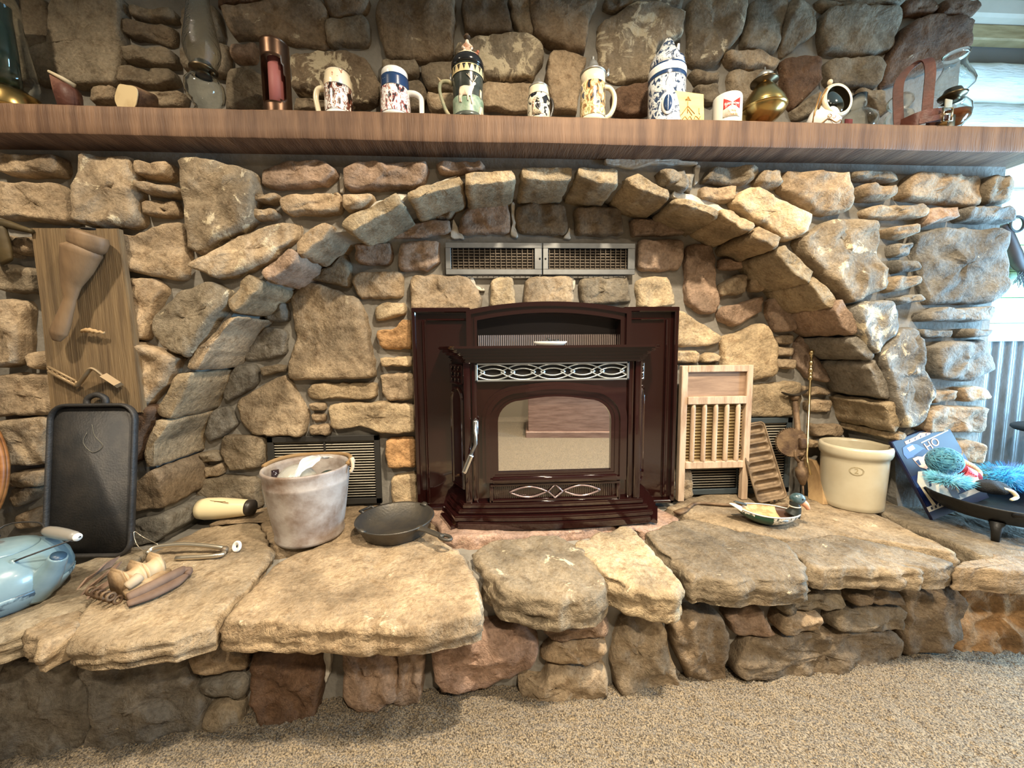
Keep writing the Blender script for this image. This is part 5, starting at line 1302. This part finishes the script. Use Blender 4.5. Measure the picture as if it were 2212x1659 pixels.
# ---- washboard
fl, fr, tl_, tr_ = on_z(1468, 1082, ZT), on_z(1604, 1076, ZT), on_y(1448, 790, .120), on_y(1580, 788, .120)
cx = (fl.x+fr.x)/2; wz = tl_.z-ZT; wy = (fl.y+fr.y)/2; lean = math.atan2(.120-wy, wz); wl = wz/math.cos(lean)
t = thing('washboard', 'wooden washboard with turned spindles leaning beside the stove', 'washboard', (cx, wy, ZT), (-lean, 0, 0))
WB = mat('bleached_wood', srgb(198, 174, 148), .6, col2=srgb(160, 130, 104), nscale=8, stretch=(4, 4, .7), bump=.3, bscale=50)
W2 = (fr.x-fl.x)/2; W1 = (tr_.x-tl_.x)/2; W = (W1+W2)/2+.003
for s in (-1, 1): obj('leg', bbox((s*W-.0125, -.012, 0), (s*W+.0125, .012, wl), .002), WB, t, False)
for nm, z0, z1, d in (('top_rail', wl-.026, wl, .014), ('middle_rail', wl*.72, wl*.72+.030, .016), ('lower_rail', wl*.245, wl*.245+.028, .014)): obj(nm, bbox((-W+.0125, -d, z0), (W-.0125, d, z1), .002), WB, t, False)
obj('header_panel', bbox((-W+.01, .0, wl*.74), (W-.01, .006, wl-.02)), mat('header_wood', srgb(160, 132, 108), .6, col2=srgb(130, 104, 84), nscale=6, stretch=(1, 4, 8)), t, False)
zb, ztp = wl*.275, wl*.725
for k in range(5):
    x = -W+.04+(2*W-.08)*k/4; obj('spindle', tube([(x, -.006, zb), (x, -.006, zb+.02), (x, -.006, ztp-.02), (x, -.006, ztp)], [.007, .009, .009, .007], 12), WB, t)
bm = BM(); prev = None; n = 150
for i in range(n+1):
    z = zb+(ztp-zb)*i/n; y = .010-.005*math.cos(2*PI*z/.0125); r = (bm.verts.new((-W+.01, y, z)), bm.verts.new((W-.01, y, z)))
    if prev: bm.faces.new((prev[0], prev[1], r[1], r[0]))
    prev = r
obj('scrub_sheet', bm, mat('brassy_zinc', srgb(178, 158, 118), .4, .7), t)
# ---- cast iron stick pan
pb, pt = on_z(1669, 1080, ZT+.016), on_y(1619, 916, .150); e_ = (pt-pb); pl_ = e_.length; e_.normalize()
xd = Vector((1, 0, 0)); xd = (xd+Vector((0, 0, .16)))-e_*(xd+Vector((0, 0, .16))).dot(e_); xd.normalize(); nd = e_.cross(xd).normalized()
if nd.y > 0: nd = -nd
M = Matrix(((xd.x, e_.x, nd.x, pb.x), (xd.y, e_.y, nd.y, pb.y), (xd.z, e_.z, nd.z, pb.z), (0, 0, 0, 1)))
t = thing('stick_pan', 'rusty cast-iron corn stick pan leaning on the vent', 'baking pan'); t.matrix_world = M
STK = mat('seasoned_iron', srgb(132, 112, 88), .6, .35, col2=srgb(92, 76, 60), nscale=18, bump=.35, bscale=120)
hw_ = .058; n = 8; Ls = pl_+.0; st = (Ls-.02)/n
bm = BM(); nu, nv = 26, 96; g = []
for j in range(nv+1):
    y = .004+(Ls-.008)*j/nv; row = []
    for i in range(nu+1):
        x = -hw_+2*hw_*i/nu; k = ((y-.012)/st) % 1; dx = max(0, abs(x)-(hw_-.022))/.016; ins = 1-((k-.5)/.40)**2-dx*dx
        z = -.018*math.sqrt(ins) if ins > 0 and .012 < y < Ls-.012 else 0
        row.append(bm.verts.new((x, y, z)))
    g.append(row)
for j in range(nv):
    for i in range(nu): bm.faces.new((g[j][i], g[j][i+1], g[j+1][i+1], g[j+1][i]))
obj('mould', bm, STK, t)
obj('rim', tube([(x, y, 0) for x, y in rrect(2*hw_, Ls, .014, 4, 0, Ls/2)], .004, 8, closed=True), STK, t)
bm = prism([(-.018, .004), (-.010, -.012), (.016, -.012), (.026, .004)], -.004, .003, 'z', None, .002); obj('hang_tab', bm, STK, t)
obj('hang_hole', lathe([(0, 0), (.0045, 0), (.0045, .0008), (0, .0008)], 12), DARK, t).location = (.004, -.003, .003)
# ---- breast drill
tip = on_z(1737, 1081, ZT); top = on_y(1716, 846, .135); up_ = (top-tip); dl = up_.length; up_.normalize(); xd = Vector((1, .12, 0)); xd -= up_*xd.dot(up_); xd.normalize(); yd = up_.cross(xd)
t = thing('breast_drill', 'rusty hand-cranked breast drill standing on its bit against the wall', 'hand drill'); t.matrix_world = Matrix(((xd.x, yd.x, up_.x, tip.x), (xd.y, yd.y, up_.y, tip.y), (xd.z, yd.z, up_.z, tip.z), (0, 0, 0, 1)))
z_ = lambda f: f*dl
obj('bit', tube([(0, 0, .002), (0, 0, z_(.16))], [.0015, .004], 10), RUST, t)
obj('chuck', lathe([(0, z_(.14)), (.008, z_(.145)), (.016, z_(.19)), (.021, z_(.22)), (.022, z_(.285)), (.019, z_(.29)), (.020, z_(.30)), (.012, z_(.31)), (.011, z_(.36)), (0, z_(.36))], 28), RUST, t)
bm = tube([(-.004, 0, z_(.35)), (-.022, 0, z_(.40)), (-.020, 0, z_(.46)), (-.004, 0, z_(.49)), (.014, 0, z_(.46)), (.016, 0, z_(.40)), (.004, 0, z_(.36))], .006, 8, sm=3); obj('frame', bm, RUST, t)
obj('pinion', lathe([(0, z_(.40)), (.009, z_(.40)), (.016, z_(.43)), (.009, z_(.445)), (0, z_(.445))], 16), RUST, t)
obj('shaft', tube([(0, 0, z_(.47)), (0, 0, z_(.60)), (0, 0, z_(.61)), (0, 0, z_(.95))], [.015, .014, .0105, .0095], 16), RUST, t)
obj('frame_boss', bbox((-.014, -.026, z_(.48)), (.014, -.010, z_(.58)), .005, 2), RUST, t)
Mg = Matrix.Translation((-.026, .006, z_(.535))) @ Matrix.Rotation(-.45, 4, 'Z') @ Matrix.Rotation(PI/2, 4, 'X')
bm = lathe([(0, -.004), (.016, -.006), (.020, -.003), (.040, -.003), (.044, -.006), (.056, -.006), (.056, .006), (0, .006)], 48); 
for i in range(48):
    a = 2*PI*i/48; box(bm, (.0565*math.cos(a), .0565*math.sin(a), -.003), (.006, .003, .010), Matrix.Rotation(a, 3, 'Z'))
place(bm, Mg); obj('gear_wheel', bm, RUST, t, True, 40)
bm = tube([(-.058, 0, z_(1.005)), (-.03, 0, z_(.978)), (0, 0, z_(.968)), (.03, 0, z_(.978)), (.062, 0, z_(1.008))], [.006, .016, .020, .016, .006], 12, sm=4, flat=.25); obj('breast_plate', bm, mat('dark_plate', (.06, .052, .044), .45, .6), t)
obj('socket', tube([(0, 0, z_(.92)), (0, 0, z_(.97))], [.013, .016], 14), RUST, t)
# ---- twisted brass poker
a, b, c, d = on_y(1753, 762, .125), on_y(1743, 985, .085), on_y(1744, 998, .075), on_y(1751, 1026, .060)
t = thing('poker', 'thin brass poker with a beaded top and crooked tip', 'poker', (d.x, d.y, d.z)); Lq = lambda q: q-t.location
BRP = mat('bright_brass', (.56, .44, .24), .3, 1.)
bm = tube([Lq(a), Lq(b), Lq(c), Lq(d)], .0045, 10); obj('rod', bm, BRP, t)
bm = BM(); dv = (b-a)
for f, r in ((0, .0095), (.03, .006), (.10, .008), (.14, .006), (.17, .009), (.21, .0075), (.245, .0085)): sphere(bm, Lq(a+dv*f), r, 12, 8, (1, 1, 1.4))
obj('beads', bm, BRP, t)
# ---- curved wooden stave by the crock
a, b = on_z(1779, 1088, ZT+.002), on_y(1756, 994, .135); e_ = b-a
t = thing('wood_stave', 'narrow curved wooden stave leaning against the crock', 'stave', a); STV = mat('stave_wood', srgb(172, 142, 100), .65, col2=srgb(134, 106, 72), nscale=8, stretch=(2, 2, .6))
n = 10; bm = BM(); prev = None
for i in range(n+1):
    f = i/n; q = e_*f+Vector((.014*math.sin(PI*f)*1.0, 0, .006*math.sin(PI*f)))
    r = [bm.verts.new(q+v) for v in (Vector((-.010, -.008, 0)), Vector((.010, -.008, 0)), Vector((.004, .055, 0)), Vector((-.016, .055, 0)))]
    if prev:
        for k in range(4): bm.faces.new((prev[k], prev[(k+1) % 4], r[(k+1) % 4], r[k]))
    else: bm.faces.new(r)
    prev = r
bm.faces.new(prev[::-1]); bmesh.ops.bevel(bm, geom=[e for e in bm.edges if e.calc_face_angle(0) > .6], offset=.003, segments=2, affect='EDGES'); obj('stave', bm, STV, t, True, 50)
# ---- stoneware crock
ck = Vector((1.392, .038, ZT)); t = thing('crock', 'cream stoneware crock stamped with a 2', 'crock', ck); CRK = mat('crock_glaze', srgb(188, 179, 155), .3, col2=srgb(174, 162, 136), nscale=5, coat=.3)
hz = .240
P = [(.092, 0), (.096, .004), (.0965, .02), (.099, .10), (.1015, .18), (.1020, .196), (.1065, .200), (.1105, .212), (.1105, .230), (.107, hz)]
obj('body', lathe([(0, 0)]+P+[(.098, hz-.001), (.095, .228), (.092, .1), (.088, .014), (0, .012)], 64), CRK, t)
INK = mat('stamp_ink', srgb(160, 146, 112), .5)
ph = math.atan2(CAM.y-ck.y, CAM.x-ck.x)+.10
tx = text_bm('2', .026, .0003); place(tx, Matrix.Translation((0, .156, .0004))); obj('stamp', wrap(tx, .1012, 0, ph), INK, t)
bm = BM(); 
for r in (.019, .0165): merge(bm, tube([(r*math.cos(a)*1.1, .156+r*.8*math.sin(a), .0002) for a in [2*PI*i/28 for i in range(28)]], .0006, 5, closed=True))
obj('stamp_ring', wrap(bm, .1012, 0, ph), INK, t)
# ---- long iron tool on the hearth
P = [on_z(x, y, ZT+.006) for x, y in ((1462, 1108), (1486, 1098), (1506, 1087), (1560, 1090), (1640, 1094), (1700, 1092))]
t = thing('iron_tool', 'long flat-ended iron tool lying on the flagstones behind the duck', 'tool', P[0]); Lq = lambda q: q-t.location
obj('shank', tube([Lq(q) for q in P[1:]], [.007, .006, .006, .006, .006], 8, sm=3), RUST, t)
obj('flat_head', tube([Lq(P[0]), Lq(P[0].lerp(P[1], .6)), Lq(P[1])], [.016, .015, .009], 8, flat=.4), RUST, t)
# ---- duck dish
dk = Vector((.955, -.092, ZT)); t = thing('duck_dish', 'painted mallard duck dish with a hollow back', 'duck dish', dk, (0, 0, -.30))
def duck_sec(x): u_ = (x+.10)/.20; return .060*math.sin(PI*min(1, max(0, u_)))**.55
bm = BM(); n, m_ = 26, 24; rings = []
for i in range(n+1):
    x = -.098+.196*i/n; w_ = max(.002, duck_sec(x)); dep = .040*math.sin(PI*(i/n))**.5; lip = .040+.010*(max(0, -x/.1))**2+.006*max(0, x/.1)
    rings.append([bm.verts.new((x, -w_*math.cos(PI*k/m_), lip-dep*math.sin(PI*k/m_)**.8)) for k in range(m_+1)])
for a, b in zip(rings, rings[1:]):
    for k in range(m_): bm.faces.new((a[k], b[k], b[k+1], a[k+1]))
FLK = patt('duck_flank', [(0, (.10, .10, .09)), (.43, (.62, .58, .50)), (.62, (.30, .27, .22))], 90, (1, 1, 1), .5, bump=.2)
duck_b = obj('hull', bm, FLK, t)
duck_b.data.materials.append(mat('bottle_green', (.02, .06, .035), .35, coat=.2)); duck_b.data.materials.append(mat('duck_breast_brown', (.07, .035, .022), .5))
for p in duck_b.data.polygons:
    if p.center.x < -.002 and p.center.z < .040: p.material_index = 1
DT = mat('duck_back_tan', srgb(206, 170, 122), .6, col2=srgb(168, 128, 84), nscale=40, lo=.4, hi=.6)
bm = BM(); n = 26; rings = []
for i in range(n+1):
    x = -.090+.180*i/n; w_ = max(.001, duck_sec(x)-.006); dep = .022*math.sin(PI*(i/n))**.6
    rings.append([bm.verts.new((x, -w_*math.cos(PI*k/12), .042+.008*(max(0, -x/.1))**2-dep*math.sin(PI*k/12))) for k in range(13)])
for a, b in zip(rings, rings[1:]):
    for k in range(12): bm.faces.new((a[k], b[k], b[k+1], a[k+1]))
o = obj('hollow_back', bm, DT, t); o.data.materials.append(bpy.data.materials['duck_breast_brown'])
for p in o.data.polygons:
    if p.center.x > .044: p.material_index = 1
WH_ = mat('duck_white', (.74, .70, .58), .5)
obj('rim', tube([(x, s*(duck_sec(x)-.001), .043+.010*(max(0, -x/.1))**2) for s, rng in ((-1, range(0, 25)), (1, range(24, -1, -1))) for x in [-.096+.192*i/24 for i in rng]], .0022, 6, closed=True), WH_, t)
obj('tail', tube([(-.085, -.012, .046), (-.105, -.008, .056), (-.120, -.004, .060)], [.022, .014, .004], 10, sm=3, flat=.35), WH_, t)
obj('wing_tip', tube([(-.06, .03, .048), (-.09, .02, .058), (-.10, .012, .062)], [.012, .010, .004], 8, flat=.4), mat('wing_dark', (.05, .055, .05), .5), t)
HG = mat('mallard_green', (.02, .05, .05), .3, coat=.4, col2=(.10, .16, .20), nscale=20)
obj('neck', tube([(.078, 0, .036), (.086, 0, .058), (.082, 0, .076), (.084, 0, .086)], [.024, .017, .015, .014], 16, sm=4), mat('neck_dark', (.018, .022, .02), .4), t)
h_ = obj('head', sphere(BM(), (.090, 0, .094), .021, 20, 14, (1.15, .85, .95)), HG, t)
obj('bill', tube([(.102, 0, .086), (.116, 0, .074), (.124, 0, .060)], [.012, .010, .006], 12, sm=4, flat=1.), mat('bill_salmon', srgb(222, 158, 126), .5), h_)
for s in (-1, 1): obj('eye', sphere(BM(), (.099, s*.0155, .098), .003, 8, 6), DARK, h_)
obj('white_ring', lathe([(.0165, 0), (.018, .002), (.0165, .004)], 20, cap=False), WH_, t).location = (.084, 0, .066)
obj('speculum', bbox((.020, -.056, .030), (.044, -.048, .037), .001), mat('speculum_blue', (.20, .26, .32), .4), t)
# ---- book leaning by the pier
bl, tl2 = on_z(2016, 1124, ZT+.002), on_y(1925, 955, -.040); e_ = tl2-bl; bh = e_.length; e_.normalize(); ud = Vector((1, 0, .10)); ud -= e_*ud.dot(e_); ud.normalize(); nd = ud.cross(e_).normalized()
if nd.y > 0: nd = -nd
t = thing('picture_book', 'blue picture book showing a man in a cap leaning behind the black pot', 'book'); bw = .235
t.matrix_world = Matrix(((ud.x, e_.x, nd.x, bl.x), (ud.y, e_.y, nd.y, bl.y), (ud.z, e_.z, nd.z, bl.z), (0, 0, 0, 1)))
obj('cover', bbox((0, 0, -.012), (bw, bh, 0), .001), mat('navy_cover', srgb(12, 18, 56), .35, coat=.3), t, False)
obj('upper_field', bbox((.004, bh*.54, .0), (bw-.002, bh-.002, .0008)), mat('slate_print', srgb(38, 43, 58), .45), t, False)
obj('sky_field', bbox((.004, bh*.16, .0), (bw-.002, bh*.54, .0006)), mat('blue_print', srgb(16, 34, 84), .45), t, False)
PR = lambda n_, P, d_, m: obj(n_, place(patch([(x*bw, y*bh) for x, y in P], d_), Matrix.Translation((0, 0, .0008))), m, t, False)
CRM = mat('print_cream', srgb(232, 222, 196), .5); PEA = mat('print_peach', srgb(238, 184, 146), .5); NVY = mat('print_navy', srgb(24, 32, 60), .5); CAPB = mat('print_capblue', srgb(70, 92, 142), .5); GRYP = mat('print_grey', srgb(120, 124, 130), .5)
PRU = lambda n_, P, d_, m: PR(n_, [(x, y+.09) for x, y in P], d_, m)
PR('title_bar', [(.20, .91), (.80, .93), (.78, .975), (.60, .965), (.50, .98), (.42, .96), (.20, .95)], .0006, PEA)
for k in range(5): PR('title_stroke', [(.26+.10*k, .925), (.28+.10*k, .925), (.30+.10*k, .95), (.28+.10*k, .95)], .0009, NVY)
PR('rule', [(.44, .86), (.95, .885), (.95, .897), (.44, .872)], .0006, CRM)
tx = text_bm('HO', .040, .0003, 'LEFT'); place(tx, Matrix.Translation((bw*.46, bh*.79, .0014)) @ Matrix.Rotation(.12, 4, 'Z')); obj('lettering', tx, PEA, t, False)
PRU('cap', [(.08, .72), (.12, .80), (.24, .82), (.36, .78), (.44, .70), (.42, .67), (.24, .66), (.10, .66)], .0007, CAPB); PRU('cap_bill', [(.22, .665), (.42, .70), (.50, .66), (.34, .62)], .0010, NVY); PRU('cap_badge', [(.19, .73), (.30, .74), (.29, .79), (.18, .78)], .0012, CRM)
PRU('face', [(.18, .64), (.30, .645), (.42, .64), (.45, .56), (.40, .50), (.30, .47), (.22, .52)], .0007, PEA); PRU('cheek_shadow', [(.20, .60), (.26, .61), (.26, .54), (.22, .54)], .0010, NVY); PRU('mouth', [(.34, .525), (.41, .535), (.41, .52), (.34, .515)], .0011, NVY)
PR('jersey', [(.06, .46), (.16, .57), (.30, .54), (.46, .55), (.62, .42), (.60, .18), (.50, .16), (.10, .16)], .0006, CRM)
for P in ([(.30, .54), (.34, .54), (.24, .36), (.20, .36)], [(.10, .38), (.13, .38), (.20, .16), (.16, .14)], [(.40, .48), (.44, .48), (.46, .28), (.43, .28)], [(.22, .24), (.26, .26), (.40, .12), (.34, .11)]): PR('jersey_line', P, .0009, NVY)
PR('jersey_shade', [(.44, .34), (.58, .28), (.56, .12), (.46, .14)], .0010, GRYP)
PR('foot_band', [(.0, .10), (.98, .10), (.98, .16), (.0, .16)], .0005, mat('print_white', srgb(206, 204, 196), .5))
for k in range(3): PR('foot_mark', [(.05+.07*k, .115), (.08+.07*k, .115), (.085+.07*k, .145), (.055+.07*k, .145)], .0008, NVY)
# ---- three legged black pot with yarn
pc = Vector((1.690, -.182, ZT)); t = thing('iron_pot', 'wide shallow black iron pot on short legs filled with yarn', 'pot', pc); POT = mat('black_pot', (.010, .010, .010), .5, .1, bump=.2, bscale=120)
obj('bowl', lathe([(0, .040), (.09, .042), (.138, .056), (.168, .082), (.179, .106), (.181, .112), (.175, .112), (.163, .086), (.135, .062), (0, .050)], 56), POT, t)
for k in range(3):
    a = math.atan2(CAM.y-pc.y, CAM.x-pc.x)+.02+2*PI*k/3; q = Vector((math.cos(a), math.sin(a), 0)); obj('leg', tube([q*.142+Vector((0, 0, .060)), q*.150+Vector((0, 0, .03)), q*.152+Vector((0, 0, 0.001))], [.018, .011, .009], 12), POT, t)
a = math.atan2(CAM.y-pc.y, CAM.x-pc.x)+.35; q = Vector((math.cos(a), math.sin(a), 0)); u_ = Vector((-q.y, q.x, 0))
obj('ear', tube([q*.178+u_*-.03+Vector((0, 0, .10)), q*.206+u_*-.02+Vector((0, 0, .112)), q*.206+u_*.02+Vector((0, 0, .112)), q*.178+u_*.03+Vector((0, 0, .10))], .007, 10, sm=4), POT, t)
def yarn_ball(px, py, Y, r, label, m, seed, strands=46, kind='yarn_ball', sc=(1, 1, 1)):
    p = on_y(px, py, Y); t = thing(kind, label, 'yarn', p, group='yarn in the iron pot'); bm = sphere(BM(), (0, 0, 0), r*.94, 20, 14, sc); obj('core', bm, m, t); rg = random.Random(seed); bm = BM()
    for k in range(strands):
        ax = Vector((rg.gauss(0, 1), rg.gauss(0, 1), rg.gauss(0, 1))).normalized(); u = ax.orthogonal().normalized(); v = ax.cross(u)
        tube([Vector((c.x*sc[0], c.y*sc[1], c.z*sc[2])) for c in [(u*math.cos(2*PI*i/22)+v*math.sin(2*PI*i/22)+ax*rg.uniform(-.05, .05)+ax*.25*math.sin(k))*r*.97 for i in range(22)]], r*.05, 5, bm, True)
    o = obj('strands', bm, m, t); o['kind'] = 'stuff'; return t
TEAL = mat('teal_yarn', srgb(40, 104, 132), .9, col2=srgb(84, 146, 166), nscale=60, sheen=.3)
yarn_ball(2040, 996, -.14, .045, 'dark teal ball of yarn in front of the picture book', TEAL, 3)
def fuzzy(px, py, Y, rx, ry, rz, label, c1, c2, seed, nh=900):
    p = on_y(px, py, Y); t = thing('eyelash_yarn', label, 'yarn', p, group='yarn in the iron pot'); m = mat('fuzzy_'+str(seed), c1, .85, col2=c2, nscale=30, sheen=.4)
    obj('skein', sphere(BM(), (0, 0, 0), 1, 18, 12, (rx*.85, ry*.85, rz*.85)), m, t); bm = BM(); rg = random.Random(seed)
    for k in range(nh):
        d = Vector((rg.gauss(0, 1), rg.gauss(0, 1), rg.gauss(0, 1))).normalized(); b0 = Vector((d.x*rx, d.y*ry, d.z*rz))*.8; tip = b0*1.25+Vector((rg.uniform(-1, 1), rg.uniform(-1, 1), rg.uniform(-.4, 1)))*.012+d*.012
        s = d.orthogonal().normalized()*.0012; v = [bm.verts.new(b0-s), bm.verts.new(b0+s), bm.verts.new(b0.lerp(tip, .6)+s*.7), bm.verts.new(tip)]; bm.faces.new(v)
    o = obj('fuzz', bm, m, t); o['kind'] = 'stuff'; return t
fuzzy(2050, 1036, -.19, .046, .045, .016, 'light blue fuzzy yarn along the near rim of the black pot', srgb(70, 150, 178), srgb(120, 196, 214), 11)
fuzzy(2178, 1030, -.13, .085, .06, .042, 'bright blue fuzzy skein, the largest in the black pot', srgb(24, 140, 200), srgb(60, 180, 230), 12, 1500)
fuzzy(2128, 1028, -.10, .045, .05, .030, 'green-grey fuzzy yarn between the braid and the bright blue skein', srgb(70, 120, 110), srgb(150, 160, 130), 13, 700)
p = on_y(2085, 1022, -.135); t = thing('yarn_skein', 'red labelled skein of yarn in the black pot', 'yarn', p, (0, .5, -.2), 'yarn in the iron pot')
obj('skein', tube([(-.035, 0, 0), (-.02, 0, .002), (.03, 0, 0), (.045, 0, -.002)], [.014, .020, .022, .012], 16, sm=3), mat('crimson_yarn', srgb(130, 24, 36), .9, bump=.6, bscale=300), t)
obj('label_band', place(lathe([(.0225, -.018), (.0235, -.017), (.0235, .017), (.0225, .018)], 20, cap=False), Matrix.Rotation(PI/2, 4, 'Y')), mat('coral_label', srgb(226, 80, 92), .5), t)
bm = BM()
for k in range(4): box(bm, (-.012+.008*k, -.0226, .004), (.005, .0015, .004))
obj('label_marks', bm, mat('label_ink', srgb(150, 30, 46), .5), t)
t = thing('yarn_braid', 'cream braided yarn draped over the red skein', 'yarn', on_y(2090, 1004, -.105), (0, 0, 0), 'yarn in the iron pot'); bm = BM(); rt = t.location
B_ = [on_y(*q)-rt for q in ((2070, 994, -.11), (2085, 1000, -.115), (2102, 1010, -.12), (2114, 1022, -.125), (2108, 1034, -.15), (2092, 1042, -.18))]
for k in range(3):
    Q = smooth_pts(B_, 8); tube([q+Vector((.0, -.006*math.sin(i*.9+k*2.1), .006*math.cos(i*.9+k*2.1))) for i, q in enumerate(Q)], .0055, 6, bm)
obj('braid', bm, mat('cream_yarn', srgb(206, 190, 152), .9), t)
p = on_y(2146, 1052, -.21); t = thing('black_mitten', 'crumpled black knitted piece near the pot front', 'knitting', p); bm = sphere(BM(), (0, 0, 0), .040, 22, 14, (1.2, .8, .55))
for v in bm.verts: v.co *= 1+.25*noise.noise(v.co*40)
obj('knit', bm, mat('black_wool', (.016, .016, .016), .95, bump=.8, bscale=260), t)
P = [on_y(*q) for q in ((2168, 1056, -.235), (2186, 1062, -.24), (2196, 1074, -.245), (2184, 1080, -.25))]; t = thing('cream_hook', 'cream curved piece lying on the pot rim', 'hook', P[0]); obj('hook', tube([q-P[0] for q in P], [.005, .006, .006, .004], 10, sm=4), mat('bone', srgb(222, 210, 176), .5), t)
# ---- stool beyond the right flank
p = on_y(2200, 930, .22); t = thing('black_stool', 'round black stool by the corrugated wall, cut by the picture edge', 'stool', (p.x+.23, .20, 0)); hz = p.z
obj('seat', lathe([(0, hz-.012), (.165, hz-.012), (.172, hz-.004), (.172, hz+.004), (.165, hz+.010), (0, hz+.012)], 44), POT, t)
for k in range(3): a = .8+2*PI*k/3; obj('leg', tube([(.11*math.cos(a), .11*math.sin(a), hz-.01), (.15*math.cos(a), .15*math.sin(a), 0.012)], .012, 10), POT, t)
obj('foot_ring', tube([(.135*math.cos(2*PI*i/28), .135*math.sin(2*PI*i/28), hz*.35) for i in range(28)], .006, 8, closed=True), POT, t)
# ---- harness piece hanging on the pale siding
Yh = .395; P = [on_y(x, y, Yh) for x, y in ((2166, 486), (2176, 510), (2190, 548), (2204, 574), (2230, 592))]
t = thing('harness_hame', 'dark curved harness hame with an iron ring hanging on the pale siding', 'harness', P[0]); Lq = lambda q: q-t.location
obj('hame', tube([Lq(q) for q in P], [.016, .024, .028, .024, .018], 14, sm=4), mat('dark_hame', srgb(62, 46, 40), .5, col2=srgb(36, 28, 28), nscale=8), t)
q = on_y(2197, 484, Yh-.02); obj('ring', tube([Lq(q)+Vector((.034*math.cos(a), 0, .034*math.sin(a))) for a in [2*PI*i/22 for i in range(22)]], .0055, 8, closed=True), IRON, t)
bm = BM(); rg = random.Random(4)
for k in range(26):
    q = on_y(2206+rg.uniform(-3, 12), 575+rg.uniform(-8, 6), Yh); tube([Lq(q), Lq(q)+Vector((rg.uniform(-.01, .02), rg.uniform(-.01, .01), -.04)), Lq(q)+Vector((rg.uniform(-.04, .03), rg.uniform(-.01, .01), -.09))], .0014, 4, bm)
o = obj('hair_tuft', bm, mat('grey_hair', (.10, .11, .12), .8), t); o['kind'] = 'stuff'
q = on_y(2180, 410, .02); t = thing('wall_hook', 'small iron ring hook on the right flank under the mantel end', 'hook', (XWR+.012, .03, q.z)); obj('ring', tube([(.014+.016*math.cos(a), 0, .016*math.sin(a)) for a in [2*PI*i/18 for i in range(18)]], .003, 8, closed=True), IRON, t); obj('screw', tube([(-.012, 0, .0), (.003, 0, 0)], .003, 8), IRON, t)
# ---- pieces cut by the left edge of the picture
P = [on_y(x, y, -.07) for x, y in ((70, 500), (40, 492), (10, 484), (-20, 488), (-40, 500))]
t = thing('hanging_tool', 'olive-brown flared tool hanging left of the weathered board', 'tool', P[2]); Lq = lambda q: q-t.location; OLV = mat('olive_iron', srgb(84, 70, 42), .6, .2, col2=srgb(58, 48, 30), nscale=8)
obj('arm', tube([Lq(q) for q in P], [.007, .010, .014, .016, .016], 10, sm=4), OLV, t)
P = [on_y(x, y, -.075) for x, y in ((-14, 490), (-8, 520), (4, 548), (16, 566))]; obj('blade', tube([Lq(q) for q in P], [.034, .038, .032, .018], 14, sm=4, flat=.4), OLV, t)
R_ = .26; t = thing('round_tray', 'warm brown wooden tray leaning at the left end, only its edge in view', 'tray', (-1.425-R_, -.150, ZT+R_*math.cos(.16)), (-.16, 0, 0)); TR = mat('tray_wood', srgb(150, 98, 52), .45, col2=srgb(110, 66, 32), nscale=5, stretch=(1, 1, 5))
obj('disc', place(lathe([(0, -.008), (R_-.004, -.008), (R_, 0), (R_-.004, .008), (0, .008)], 60), Matrix.Rotation(PI/2, 4, 'X')), TR, t)
obj('rim', tube([((R_-.006)*math.cos(2*PI*i/60), -.010, (R_-.006)*math.sin(2*PI*i/60)) for i in range(60)], .008, 8, closed=True), TR, t)
